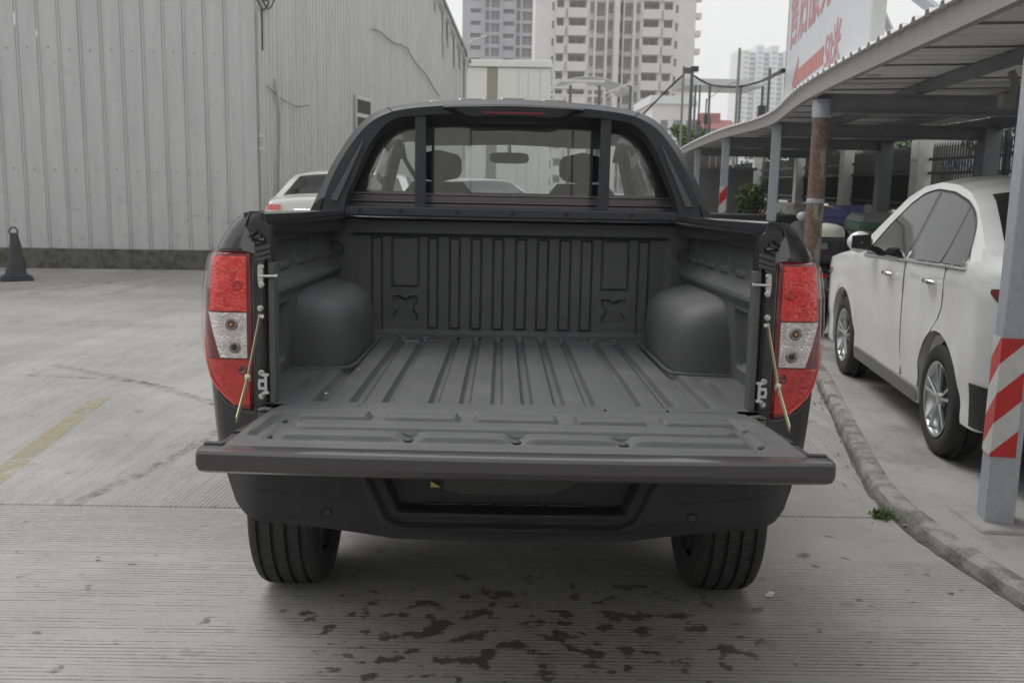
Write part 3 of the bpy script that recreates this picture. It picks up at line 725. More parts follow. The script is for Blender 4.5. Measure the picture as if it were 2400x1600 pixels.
pole(1805, 160, 30, .042, M['pole'], 'dark pole carrying the thick cable next to the billboard', lambda t, z: MB().box(-.22, -.05, -.06, .06, z-1.75, z-1.55).build('bracket', M['trimdark'], t))
pole(1788, 202, 36, .05, M['pole'], 'dark pole with a hanging transformer in front of the white high-rise', lambda t, z: MB().box(-.13, .13, -.12, .12, z-1.5, z-.7).build('switch_box', M['trimdark'], t))
def cable(pts, r, label, D):
    v = [P(x, y, y=d+CAMP.y) for (x, y), d in zip(pts, D)]
    fine = []
    for i in range(len(v)-1):
        for k in range(6):
            t_ = k/6; p0, p1, p2, p3 = v[max(i-1,0)], v[i], v[i+1], v[min(i+2,len(v)-1)]
            fine.append(.5*((2*p1)+(p2-p0)*t_+(2*p0-5*p1+4*p2-p3)*t_*t_+(3*p1-p0-3*p2+p3)*t_**3))
    fine.append(v[-1]); o = MB().tube(fine, [r*(1+.25*noise.noise(q*4)) for q in fine], 7).build('overhead_cable', M['wire'], smooth=60)
    o['label'] = label; o['category'] = 'cable'
cable([(1626,178),(1660,197),(1695,203),(1735,203),(1780,192),(1836,166)], .035, 'thick black cable sagging from the dark pole to the billboard', [32,32,31,30,30,13.6])
cable([(1604,174),(1578,197),(1545,230),(1500,275)], .03, 'black cable slanting down from the pale pole towards the cab roof', [30,30,30,30])
cable([(1655,236),(1675,222),(1690,208),(1730,190)], .012, 'thin wire rising from the short black pole', [44,44,42,40])

# ================================================================== PICKUP TRUCK (local frame: rear at y=0, front at +y)
TK = thing('pickup_truck', 'black pickup truck with its tailgate folded down and empty bed facing us', 'pickup truck')
TK.matrix_world = TM
WCY = .87; WR = .372
def zarch(y, c=WCY, r=.46, base=.56):
    d = abs(y-c); return max(base, .37+math.sqrt(r*r-d*d)) if d < r else base
def wside(z):   # half width of the bed side at height z
    return interp(z, [(.50,.845),(.60,.872),(.75,.896),(.9,.909),(1.1,.916),(1.22,.911),(1.30,.898),(1.336,.884),(1.39,.852),(1.43,.822),(1.442,.806),(1.4425,.79)])
def skin(u, z, off=0):   # u runs along the rear face outwards, round the corner, then forwards
    w = wside(z); r = max(.02, min(.072, w-.745)); a = w-r-.735; arc = r*math.pi/2
    if u <= a: p = Vector((.735+u, 0, z)); n = Vector((0,-1,0))
    elif u <= a+arc:
        t = (u-a)/r; p = Vector((w-r+r*math.sin(t), r-r*math.cos(t), z)); n = Vector((math.sin(t), -math.cos(t), 0))
    else:
        y = r+(u-a-arc); fl = .022*math.exp(-((y-WCY)/.42)**2)*sstep(1.25, .85, z); p = Vector((w+fl, y, z)); n = Vector((1,0,0))
    return p+n*off
def mk(name, b, m, side, parent=TK, **k):
    return (b if side > 0 else b.mirrored()).build(name, m, parent, **k)
US = [0,.03,.05]+[.05+.012*i for i in range(1, 24)]+[.35+.06*i for i in range(1, 24)]
ZT = [0,.06,.15,.3,.45,.6,.7,.78,.84,.88,.91,.94,.965,.985,1]
def bedside(side):
    b = MB(); rows = []
    for u in US:
        y = skin(u, 1.0).y; z0 = zarch(y); z0 = max(z0, .70-.14*sstep(.0, .5, y)) if y < .4 else z0
        rows.append([skin(u, lerp(z0, 1.4425, t)) for t in ZT])
    b.loft(rows, closed=False)
    # inner lip thickness along the wheel arch
    n = len(rows); arch = [r[0] for r in rows]
    b.loft([[p, p-Vector((.05,0,0))] for p in arch], closed=False)
    mk('bed_side', b, M['gloss'], side, smooth=40)
    # rail top and its rolled inner flange
    b = MB(); prof = [(.790,1.4400),(.784,1.4440),(.735,1.4445),(.727,1.440),(.725,1.405),(.735,1.400),(.78,1.400)]
    b.loft([[(x,y,z) for x,z in prof] for y in (.004, 1.50)], closed=False); b.add([(x,.004,z) for x,z in prof], [tuple(range(len(prof)))]); mk('rail_top', b, M['gloss'], side, smooth=30)
    # inner metal between rail and liner
    b = MB().box(.742,.80,.10,1.52,1.36,1.405); mk('rail_inner', b, M['gloss'], side)
    # corner cap (painted, raised slightly) with its bright edge
    zc = [1.338,1.36,1.39,1.42,1.4425]
    b = MB(); us = [.045+.0125*i for i in range(16)]
    us0 = lambda z: interp(z, [(1.338,.072),(1.4425,.040)])
    rows = [[skin(lerp(us0(z), .26, i/17), z, .004) for z in zc] for i in range(18)]
    b.loft(rows, closed=False); b.loft([[r[-1] for r in rows], [Vector((.772, max(p.y, .0), 1.4468)) for p in [r[-1] for r in rows]]], closed=False)
    mk('corner_cap', b, M['cappaint'], side, smooth=30)
    b = MB().tube([skin(us0(z)-.003, z, .004) for z in zc], .0026, 6); mk('cap_edge', b, M['chrome'] if 0 else M['paint'], side)
    # triangular painted facet below the cap
    b = MB().prism([(.783,-.006,1.405),(.800,-.006,1.345),(.790,-.006,1.334),(.755,-.006,1.326),(.757,-.002,1.350),(.768,.002,1.38)], (0,.02,0)); mk('corner_facet', b, M['facet'], side, smooth=20)
    # end panel (jamb) with vertical pressings
    b = MB(); xs = [(.706,.004),(.709,.0),(.722,.0),(.724,.006),(.728,.008),(.731,.002),(.742,.002),(.744,.010),(.752,.010),(.754,.001),(.765,.0),(.768,.004),(.77,.016)]
    b.loft([[(x, y+.004, z) for x, y in xs] for z in (.80,.95,1.10,1.25,1.32,1.41)], closed=False)
    b.loft([[(.706,.008,z) for z in (.80,1.41)], [(.706,.05,z) for z in (.80,1.41)], [(.80,.11,z) for z in (.80,1.41)]], closed=False)
    mk('end_panel', b, M['gloss'], side, smooth=30)
    b = MB().box(.702,.719,-.004,.05,.885,1.30); mk('liner_edge', b, M['liner'], side, bevel=.003)
    # rounded corner plate and the wrinkled sealing pieces in the upper corner
    b = MB(); pts = [(.712,1.33),(.712,1.395),(.716,1.408),(.726,1.416),(.772,1.418),(.768,1.38),(.757,1.345),(.748,1.33)]
    b.prism([(x,-.0005,z) for x,z in pts], (0,.006,0)); mk('corner_plate', b, M['facet2'], side, bevel=.0015)
    b = MB(); rnd = random.Random(5)
    for (x, z, s, ang) in ((.758,1.385,.009,-.5),(.750,1.373,.011,-.4),(.740,1.367,.010,.2),(.744,1.357,.008,-.3)):
        rows = []
        for i in range(7):
            rows.append([Vector((x,-.006,z))+Vector((math.cos(ang), 0, math.sin(ang)))*(i-3)*s*.45+Vector((rnd.uniform(-.002,.002), -.009*math.sin(k*math.pi/4)*(.6+rnd.random()*.6), (k-2)*s*.35)) for k in range(5)])
        b.loft(rows, closed=False)
    mk('seal_fold', b, M['gloss2'], side, smooth=50)
    b = MB()
    for j, z in enumerate((1.343,1.327,1.313)):
        b.obox((.7325, -.006, z-.001), (math.cos(.28),0,-math.sin(.28)), (0,1,0), (math.sin(.28),0,math.cos(.28)), .024, .007, .0055)
    b.obox((.7385,-.008,1.300), (math.cos(.2),0,-math.sin(.2)),(0,1,0),(math.sin(.2),0,math.cos(.2)), .012,.006,.003)
    mk('rubber_stop', b, M['gloss2'], side, bevel=.002)
    for z in (1.166, .975, .905):
        b = MB().lathe([(-.012,0),(-.012,.0055),(-.005,.0065),(-.004,.009),(.006,.009)], 12, (.744,.0,z), 'y'); mk('bolt', b, M['steel'], side, smooth=40)
    # striker: plate, two bolts, pin
    b = MB(); pl_ = []
    for k in range(24):
        a = 2*math.pi*k/24; rx = .0085+.005*abs(math.sin(a))**3; pl_.append((.742+rx*math.cos(a)*1.0, -.004, 1.262+.036*math.sin(a)))
    b.prism(pl_, (0,.008,0)); st_ = mk('striker_plate', b, M['steel'], side, bevel=.001)
    for z in (1.288, 1.236):
        b = MB().lathe([(-.020,0),(-.020,.0065),(-.011,.0065),(-.010,.009),(-.004,.009)], 6, (.738,.0,z), 'y'); mk('bolt', b, M['steel'], side, parent=st_)
    b = MB().tube([(.742,-.010,1.262),(.727,-.012,1.262),(.700,-.010,1.2625),(.696,-.010,1.2625),(.690,-.010,1.2625)], [.006,.0045,.0045,.006,.006], 12); mk('pin', b, M['steel'], side, parent=st_, smooth=40)
    # plastic catch (white) near the floor
    b = MB().box(.727,.734,-.012,.0,.915,.972); b.box(.722,.741,-.0125,.0,.966,.974); b.box(.722,.741,-.0125,.0,.913,.920); b.box(.734,.752,-.0115,.0,.948,.957); b.box(.734,.752,-.0115,.0,.926,.934); b.box(.746,.753,-.0118,.0,.934,.948)
    mk('plastic_catch', b, M['whiteplastic'], side, bevel=.001)
    # folding stay that holds the tailgate: two flat links and a rivet
    A = Vector((.741,-.018,1.150)); Bm = Vector((.763,-.085,.975)); Cc = Vector((.7405,-.300,.905)) if 0 else Vector((.742,-.285,.897))
    def link(p, q, w):
        d = (q-p).normalized(); nrm = Vector((1,0,0)); u = d.cross(nrm).normalized(); b = MB(); c1 = p+d*.03+Vector((.004,0,0))
        b.obox((p+q)/2, nrm, d, u, .0013, (q-p).length/2, w/2); return b
    b = link(A, Bm, .020); sl = mk('stay_link', b, M['brass'], side, bevel=.0008)
    b = link(Bm, Cc, .018); mk('stay_link', b, M['brass'], side, bevel=.0008)
    b = MB().lathe([(-.007,0),(-.007,.011),(.006,.011),(.006,0)], 16, tuple(Bm), 'x'); mk('rivet', b, M['brass'], side, parent=sl, smooth=40)
    b = MB().lathe([(-.012,0),(-.012,.007),(.004,.007)], 10, tuple(A+Vector((0,0,-.006))), 'x'); mk('bolt', b, M['steel'], side, parent=sl)
    # hinge hardware at the floor corner
    b = MB().tube([(.70,-.020,.868),(.73,-.022,.872),(.748,-.014,.866)], [.005,.008,.009], 10).box(.725,.75,-.028,.0,.845,.862); mk('hinge', b, M['steel2'], side, smooth=40)

M['facet'] = mat('painted_facet', (.17,.17,.18), .25, coat=.6, metal=.4)
M['cappaint'] = mat('cap_paint', (.050,.047,.050), .22, metal=.5, coat=1, coatr=.04)
M['facet2'] = mat('painted_plate', (.022,.022,.025), .3, coat=.4)
M['gloss2'] = mat('wet_sealant', (.03,.03,.033), .12, coat=1)
M['steel2'] = mat('painted_hinge', (.16,.16,.16), .3, metal=.8)
for s_ in (1, -1): bedside(s_)

# ---- tail lamps
def lampbot(x, y):   # lower outline of the lamp
    if y <= .012: return interp(x, [(.765,.858),(.80,.862),(.825,.876),(.85,.905),(.87,.94),(.90,.99)])
    return lerp(interp(x, [(.765,.858),(.80,.862),(.825,.876),(.85,.905),(.87,.94),(.90,.99)]), 1.16, sstep(.01,.20,y))
def tail_lamp(side):
    def patch(u0, u1, nu, nz, ztop, zbot, off, fn=None):
        b = MB(); rows = []
        for i in range(nu+1):
            u = lerp(u0, u1, i/nu); r_ = []
            for k in range(nz+1):
                z = 1.0
                for _ in range(3):
                    p = skin(u, z); zt = ztop if not callable(ztop) else ztop(p); z0 = zbot(p) if callable(zbot) else zbot; z = lerp(zt, z0, k/nz)
                o_ = off(i/nu, k/nz) if callable(off) else off
                r_.append(skin(u, z, o_))
            rows.append(r_)
        b.loft(rows, closed=False); return b
    e = lambda q: min(q, 1-q)
    base = patch(.030, .235, 30, 60, 1.333, lambda p: lampbot(p.x, p.y), lambda a, c: -.004+.014*min(1, e(a)/.05)**.6*min(1, e(c)/.012)**.6)
    L = mk('tail_lamp', base, M['reddark'], side, smooth=35)
    rnd = random.Random(3 if side > 0 else 4)
    # inner coloured panels sit on the lamp face; facets are real
    def inner(name, m, x0f, x1f, z0, z1, nx, nz, amp, off=.0125, flat=True, bot=None):
        b = MB(); vs = [[None]*(nz+1) for _ in range(nx+1)]
        for i in range(nx+1):
            for k in range(nz+1):
                z = lerp(z1, z0, k/nz); x0, x1 = x0f(z), x1f(z)
                edge = i in (0, nx) or k in (0, nz)
                fx = i/nx+(0 if edge or nx > 40 else rnd.uniform(-.4,.4)/nx); x = lerp(x0, x1, fx)
                if bot: z = max(z, bot(x)+.0)
                zz = z+(0 if edge or nx > 40 else rnd.uniform(-.4,.4)*(z1-z0)/nz)
                w = wside(zz); r = max(.02, min(.072, w-.745)); a = w-r-.735
                if x-.735 <= a: u = x-.735
                else: u = a+r*math.asin(min(1,(x-(w-r))/r))
                dd = rnd.uniform(-amp, amp)
                if name == 'reversing_lens':
                    rb = min(math.hypot(x-.826, (zz-1.120)*1.1), math.hypot(x-.818, (zz-1.052)*1.1)); dd = .00055*math.sin(rb*2*math.pi/.0085)+.0004*math.sin(math.atan2(zz-(1.120 if zz > 1.087 else 1.052), x-.822)*22)+rnd.uniform(-.0005,.0005)
                p = skin(u, zz, off+(0 if edge else dd)); vs[i][k] = p
        b.loft(vs, closed=False); b.v = [tuple(v) for v in b.v]
        return mk(name, b, m, side, parent=L, smooth=None if flat else 40)
    inner('brake_lens', M['redlens'], lambda z: .781, lambda z: interp(z, [(1.155,.889),(1.315,.874)]), 1.158, 1.318, 18, 28, .0016)
    inner('reversing_lens', M['clear'], lambda z: .782, lambda z: interp(z, [(1.018,.858),(1.086,.876),(1.153,.890)]), 1.088, 1.153, 46, 34, .0011, off=.0130)
    inner('reversing_lens', M['clear'], lambda z: .782, lambda z: interp(z, [(1.018,.858),(1.086,.876),(1.153,.890)]), 1.020, 1.0875, 46, 34, .0011, off=.0130)
    inner('fog_lens', M['redflat'], lambda z: .777, lambda z: interp(z, [(.880,.826),(.92,.858),(.96,.880),(1.016,.899)]), .880, 1.015, 14, 16, .0007, flat=True)
    b = MB().tube([skin(.235-.012-.0*k, z, .012) for k, z in enumerate((1.30,1.24,1.16))]+[skin(interp(z, [(.905,.112),(.93,.135),(.96,.158),(1.0,.178),(1.05,.196),(1.16,.223)]), z, .011) for z in (1.16,1.05,1.0,.96,.93,.905)]+[skin(.085,.880,.011)], .0038, 8)
    mk('edge_line', b, M['redline'], side, parent=L, smooth=60)
    for (x, z, rr_, m) in ((.826,1.120,.019,'amber'),(.818,1.052,.017,'rimdark')):
        for q, mm in ((1, 'bulbring'), (.62, 'rimdark'), (.34, m)):
            b = MB().lathe([(-.0035*(2-q),0),(-.0035*(2-q),rr_*q*.8),(-.001,rr_*q),(.003,rr_*q)], 20, (x,-.0145,z), 'y'); mk('bulb', b, M[mm], side, parent=L, smooth=30)
        for q in (1.35, 1.7, 2.05):
            b = MB().tube([(x+rr_*q*math.cos(a), -.0142, z+rr_*q*math.sin(a)*.9) for a in [k*2*math.pi/28 for k in range(29)]], .0009, 5)
            b.f = [f for f in b.f if all(.784 < b.v[i][0] < interp(b.v[i][2], [(1.018,.846),(1.086,.860),(1.153,.871)]) and 1.021 < b.v[i][2] < 1.151 for i in f)]
            if b.f: mk('reflector_ring', b, M['clear'], side, parent=L)
    b = MB().lathe([(.0,0),(-.004,.011),(-.002,.014),(.002,.016)], 18, (.795,-.0135,.985), 'y'); mk('bulb', b, M['reddark'], side, parent=L, smooth=40)
    b = MB().lathe([(.0,0),(-.003,.013),(-.001,.016),(.002,.018)], 18, (.806,-.0125,1.235), 'y'); mk('bulb', b, M['redflat'], side, parent=L, smooth=40)
    cov = patch(.033, .225, 26, 44, 1.329, lambda p: lampbot(p.x, p.y)+.006, lambda a, c: .002+.0175*min(1, e(a)/.10)**.5*min(1, e(c)/.03)**.5)
    mk('outer_lens', cov, M['lampcover'], side, parent=L, smooth=50)
    # bright seam round the lamp on the body
    b = MB().tube([skin(.030, 1.32, .002), skin(.030,.860,.002)]+[(x, -.002, lampbot(x, 0)-.004) for x in (.775,.80,.82)]+[tuple(skin(interp(z, [(.89,.112),(.92,.14),(.96,.165)]), z-.008, .002)) for z in (.89,.92,.96)], .0018, 5)
    mk('lamp_seam', b, M['facet'], side)
M['redline'] = mat('red_light_guide', (.75,.05,.04), .15, metal=.3, coat=1)
for s_ in (1, -1): tail_lamp(s_)

# ---- bed floor with pressed grooves
FZ = .885
GR = [(.0245,.0680),(.1225,.164),(.218,.257),(.357,.397),(.453,.496),(.558,.609)]
def groove(x, y):
    ax = abs(x+.002); h = 0
    for a, c in GR:
        if a-.002 < ax < c+.002: h = sstep(a-.001, a+.015, ax)*sstep(c+.001, c-.015, ax)
    ax2 = ax
    h *= sstep(.030, .075, y)*sstep(1.52, 1.50, y)
    if .648 < ax < .70: h = max(h, sstep(.648,.66,ax)*sstep(.70,.688,ax)*sstep(.24,.28,y)*sstep(.52,.48,y))
    return h
xs = set([-.80,.80,-.735,.735])
for a, c in GR+[(.648,.70)]:
    for q in (a, a+.004, a+.009, a+.013, (a+c)/2, c-.013, c-.009, c-.004, c): xs |= {q, -q}
xs |= {0}
xs = sorted(xs); ys = [-.012,.0,.02,.035,.045,.055,.065,.075,.10]+[.1+.05*i for i in range(1, 28)]+[1.5,1.51,1.52,1.545]
b = MB().grid(lambda x, y: (x, y, FZ-.021*groove(x, y)+(.004*math.sin(x*7)*sstep(.3,1,y))), xs, ys)
flo = b.build('bed_floor', M['liner'], TK, smooth=28)
b = MB(); L_ = -.455
b.bar((L_+.008,.02,FZ+.0006),(L_,1.33,FZ+.0006),.0035,.001); b.bar((-L_,.02,FZ+.0006),(-L_,1.33,FZ+.0006),.0035,.001); b.build('liner_seam', M['dark'], flo)
b = MB(); px = -.455
zz = []
x = -.456
while x < .46:
    a_ = groove(x, .9) > .5; zz.append((x, 1.33+(-.014 if a_ else 0), FZ+.001-.013*(1 if a_ else 0))); x += .0152
b.tube(zz, .0016, 4, caps=False); b.build('liner_seam', M['facet'], flo)
b = MB().lathe([(.004,0),(.003,.008),(0,.012)], 12, (-.585,.16,FZ), 'z'); b.build('bolt', M['steel2'], flo, smooth=40)
b = MB().lathe([(.003,0),(.002,.003),(0,.004)], 8, (-.545,.60,FZ), 'z'); b.build('screw', M['steel'], flo)

# ---- front panel of the bed
FY = 1.548
cols = [(.581,.624),(.3685,.329),(.2725,.2295),(.1765,.133),(.0775,.034)]
ribsx = [(-.624,-.581),(-.370,-.330),(-.273,-.230),(-.1765,-.133),(-.077,-.034),(.0245,.069),(.123,.169),(.223,.270),(.321,.367),(.580,.624)]
def fwall(x, z):
    d = 0
    e = lambda a, c, q, s=.006: sstep(a, a+s, q)*sstep(c, c-s, q)
    frame = 1-e(-.724,.724,x,.03)*e(.893,1.348,z,.018)          # surround stands proud
    d -= .028*frame
    inb = e(.902,1.335,z,.004)
    for a, c in ribsx:
        zl = .917 if abs(a) < .5 else .90
        g_ = 0
        if a-.006 < x < c+.006 and zl-.006 < z < 1.328:
            g_ = .010*e(a-.006,c+.006,x,.003)*e(zl-.006,1.328,z,.003); g_ -= .016*e(a,c,x,.005)*e(zl,1.325,z,.005)
        d += g_
    for sx in (-1, 1):
        a, c = sorted((sx*.414 if sx > 0 else -.535, sx*.535 if sx > 0 else -.414))
        if a-.01 < x < c+.01 and 1.09 < z < 1.33: d += .009*e(a-.005,c+.005,x,.004)*e(1.099,1.332,z,.004)-.012*e(a+.002,c-.002,x,.006)*e(1.106,1.326,z,.006)
        cx = sx*.4745; dx, dz = x-cx, z-1.006
        if abs(dx) < .07 and abs(dz) < .07:
            f = max(abs(dx)/.055, abs(dz)/.058)              # clover shaped recess
            cut = min(math.hypot(abs(dx)-.062, dz)/.026, math.hypot(dx, dz-.068)/.026)
            d += .013*sstep(1.0,.90,f)*sstep(.9,1.15,cut)
    return FY+d
xs = set(); 
for a, c in ribsx: xs |= {a-.006,a-.003,a,a+.005,c-.005,c,c+.003,c+.006}
for sx in (-1,1):
    for q in (.409,.413,.416,.422,.527,.533,.536,.540): xs.add(sx*q)
    for i in range(24): xs.add(sx*(.4745-.0575+.005*i))
xs |= {-.80,-.76,-.724,-.714,-.704,-.694,-.66,.66,.694,.704,.714,.724,.76,.80}
zs = set([.87,.885,.893,.902,.911,.914,.917,.922,1.0,1.08,1.099,1.103,1.106,1.112,1.2,1.3,1.319,1.322,1.325,1.328,1.331,1.335,1.339,1.343,1.348,1.352,1.40])
for i in range(25): zs.add(.944+.005*i)
b = MB().grid(lambda x, z: (x, fwall(x, z), z), sorted(xs), sorted(zs)); b.build('bed_front_panel', M['liner'], TK, smooth=25)
b = MB(); prof = [(1.60,1.40),(1.545,1.396),(1.528,1.398),(1.520,1.405),(1.522,1.414),(1.535,1.420),(1.60,1.421)]
b.loft([[(x, y, z) for y, z in prof] for x in (-.80,.80)], closed=False); b.build('front_rail', M['paint'], TK, smooth=60)
for x in (-.62,-.50,-.33,-.2275,-.13,-.03,.07,.18,.33,.50,.62):
    MB().lathe([(.004,0),(.004,.010),(0,.014)], 12, (x,1.505,FZ), 'z').build('plug', M['liner'], TK, smooth=40)

# ---- side liners: ledge with tabs, lower panel with pockets; wheel housings
def side_liner(side):
    def X(y, z):
        base = .792
        up = sstep(1.190, 1.243, z); x = lerp(.757, .800, up) if z < 1.25 else .800
        tab = 0
        for c in (.30,.56,.82,1.06,1.28,1.45): tab = max(tab, sstep(c-.075,c-.055,y)*sstep(c+.075,c+.055,y))
        if z > 1.243: x = .802-.012*tab*sstep(1.275,1.262,z)
        if z < 1.19: x = lerp(.792, .757, sstep(.885, 1.15, z)*.5+.5*sstep(1.155,1.185,z))
        for (c0, c1) in ((.34,.52),(.12,.22)):
            x += .028*sstep(c0,c0+.02,y)*sstep(c1,c1-.02,y)*sstep(.93,.95,z)*sstep(1.14,1.12,z)
        for c in (.42,.72,1.02,1.32): x += .006*sstep(c-.05,c-.04,y)*sstep(c+.05,c+.04,y)*sstep(1.27,1.28,z)
        return x
    yy = [.03+.0125*i for i in range(122)]; zz = [.86,.885,.93,.94,.95,.98,1.02,1.06,1.10,1.12,1.13,1.14,1.155,1.165,1.175,1.185,1.19,1.20,1.21,1.22,1.23,1.243,1.25,1.262,1.268,1.275,1.28,1.32,1.37,1.402]
    b = MB().grid(lambda y, z: (X(y, z), y, z), yy, zz); mk('side_liner', b, M['liner'], side, smooth=22)
    b = MB(); rows = []
    yc, ly = 1.045, .43; 
    for i in range(49):
        t = math.sin(math.pi/2*(-1+2*i/48)); y = yc+ly*t
        k_ = (1-abs(t)**8)**(1/4.2) if abs(t) < 1 else 0
        kx = (1-abs(t)**7)**(1/3.2) if abs(t) < 1 else 0
        r_ = []
        for j in range(25):
            a = (math.pi/2)*j/24; cx, cz = math.cos(a), math.sin(a); n_ = 5.0
            rr_ = (abs(cx)**n_+abs(cz)**n_)**(-1/n_)
            xx = .81-(.225*kx)*rr_*cx; zz_ = (.245*k_)*rr_*cz; r_.append((xx, y, FZ-.004+zz_*(1+.16*(xx-.60)/.2)))
        rows.append(r_)
    b.loft(rows, closed=False)
    mk('wheel_housing', b, M['liner'], side, smooth=60)
    b = MB(); 
    fl = [(.80,.585),(.64,.60),(.585,.63),(.572,.72),(.572,1.40)]
    b.tube([(x,y,FZ+.002) for x,y in fl], .007, 6); mk('housing_flange', b, M['liner'], side, smooth=60)
    b = MB().tube([(.795,1.50,1.30),(.765,1.49,1.30),(.748,1.50,1.285),(.748,1.50,1.262),(.760,1.50,1.25)], .0045, 8); mk('tie_hook', b, M['plastic'], side, smooth=60)
for s_ in (1, -1): side_liner(s_)

# ---- tailgate, folded down
TG = MB().add([], [])
def tg(x, y):   # height field of the liner on the tailgate
    ax = abs(x); e = lambda a, c, q, s=.012: sstep(a, a+s, q)*sstep(c, c-s, q); h = 0
    fr_ = e(-.640,.635,x,.02)*e(-.468,-.108,y,.014); h -= .007*fr_
    for a, c in ((-.607,-.398),(-.365,-.152),(-.118,.122),(.160,.366),(.402,.608)): h += .017*e(a,c,x,.015)*e(-.230,-.130,y,.016)
    dx = max(0, abs(x)-.547); d_ = math.hypot(dx, y+.305); h += .017*sstep(.050,.033,d_)
    nb = 1
    for bx in (-.274,0,.272): nb *= 1-.97*math.exp(-((x-bx)/.026)**2)
    pl_ = e(-.606,.600,x,.02)*e(-.448,-.370,y,.016); h += .017*pl_*(nb if y < -.385 else lerp(1, nb, sstep(-.37,-.40,y)))
    # curved end ribs
    cx = .655+.030*sstep(-.17,-.12,y)*-1+.012*sstep(-.2,-.4,y); d = abs(ax-cx); inr = e(-.425,-.125,y,.03)
    h -= .014*sstep(.020,.006,d)*inr
    h -= .003*sstep(.0022,.0005,abs(y+.478)); h -= .0025*sstep(.0022,.0005,abs(y+.095))
    return .8875+h
def tgw(y): return interp(y, [(-.565,.716),(-.46,.708),(-.25,.704),(-.10,.690),(-.045,.675)])
nx = 210; ysT = [-.045-.0034*i for i in range(151)]+[-.562]
b = MB(); rows = []
for i in range(nx+1):
    q = -1+2*i/nx; rows.append([(q*tgw(y), y-.022*(1-q*q)*sstep(-.47,-.55,y), tg(q*tgw(y), y)) for y in ysT])
b.loft(rows, closed=False)
b.loft([[r[0] for r in rows[:1]][0:0] or [(-tgw(y), y, .887) for y in ysT], [(-tgw(y)-.004, y, .872) for y in ysT]], closed=False)
b.loft([[(tgw(y), y, .887) for y in ysT], [(tgw(y)+.004, y, .872) for y in ysT]], closed=False)
tgo = b.build('tailgate', M['liner'], TK, smooth=40)
tgo['label'] = 'folded-down tailgate'; tgo.rotation_euler = (0, .0045, 0)
# steel shell: side edges, outer skin, painted top edge
b = MB(); out = lambda y: interp(y, [(-.53,.757),(-.50,.755),(-.47,.752),(-.40,.742),(-.30,.740),(-.20,.726),(-.08,.715)])
yy = [-.53,-.50,-.47,-.43,-.40,-.35,-.30,-.25,-.20,-.14,-.08,-.03]
for s_ in (-1, 1):
    b.loft([[(s_*(tgw(y)-.01), y, .874) for y in yy], [(s_*out(y), y, .872) for y in yy], [(s_*out(y), y, .828) for y in yy]], closed=False)
b.add([(-.755,-.53,.828),(.755,-.53,.828),(.715,-.03,.828),(-.715,-.03,.828)], [(0,1,2,3)])
b.build('tailgate_shell', M['barpaint'], tgo, smooth=30)
prof = [(-.50,.868),(-.518,.885),(-.530,.8885),(-.560,.888),(-.574,.8855),(-.581,.879),(-.583,.852),(-.572,.836),(-.552,.826),(-.50,.822)]
b = MB(); xs = [-.765,-.763,-.758]+[-.758+1.516/24*i for i in range(1, 24)]+[.758,.763,.765]
rows = []
for x in xs:
    k_ = 1-.0; ins = {.765: .010, .763: .004}.get(round(abs(x), 3), 0); bow = -.022*(1-(x/.775)**2)
    rows.append([(x*(1-.018*sstep(.842,.812,z)), y+bow*sstep(-.502,-.55,y)+ins*(1 if y < -.51 else 0), .856+(z-.856)*(1-ins*6)) for y, z in prof])
b.loft(rows, closed=False, caps=False)
b.f += [tuple(range(len(prof)))[::-1], tuple(range((len(xs)-1)*len(prof), len(xs)*len(prof)))]
b.build('tailgate_edge', M['lip'], tgo, smooth=13, bevel=.0012)
b = MB().box(-.71,.71,-.575,-.50,.862,.876); b.build('edge_gap', M['dark'], tgo)
for s_ in (-1, 1):
    MB().box(s_*.735-.024, s_*.735+.024, -.530, -.510, .882, .893).build('corner_pad', M['plastic'], tgo, bevel=.002)
    MB().box(s_*.728-.012, s_*.728+.012, -.345, -.335, .872, .8775).build('slot', M['dark'], tgo)
bp = None
for (x, y, s) in ((-.632,-.243,.8),(.628,-.258,.8),(-.629,-.418,.8),(.624,-.432,.8),(-.273,-.428,1.0),(0,-.428,1.0),(.272,-.432,1.0),(-.267,-.252,.55),(.0,-.252,.55),(.262,-.252,.55)):
    if bp is None: bp = MB().lathe([(.007,0),(.006,.006),(.004,.0085),(.003,.0125),(0,.0135)], 12, (0,0,0), 'z').build('bolt', M['plastic'], tgo, smooth=35, loc=(x, y, .884))
    else:
        z = .884; rep(bp, 'bolt', tgo, (x, y, z), scale=(s, s, s))
# strip between floor and tailgate
b = MB()
for x0, x1 in ((-.66,-.455),(-.450,.270),(.275,.455),(.46,.665)): b.box(x0, x1, -.040, -.014, .868, .8865)
b.build('hinge_cover', M['liner'], TK, bevel=.003)
MB().box(-.72,.72,-.05,.02,.80,.865).build('sill', M['dark'], TK)
MB().box(-.735,.735,-.006,.02,.58,.80).build('rear_sill', M['gloss'], TK)

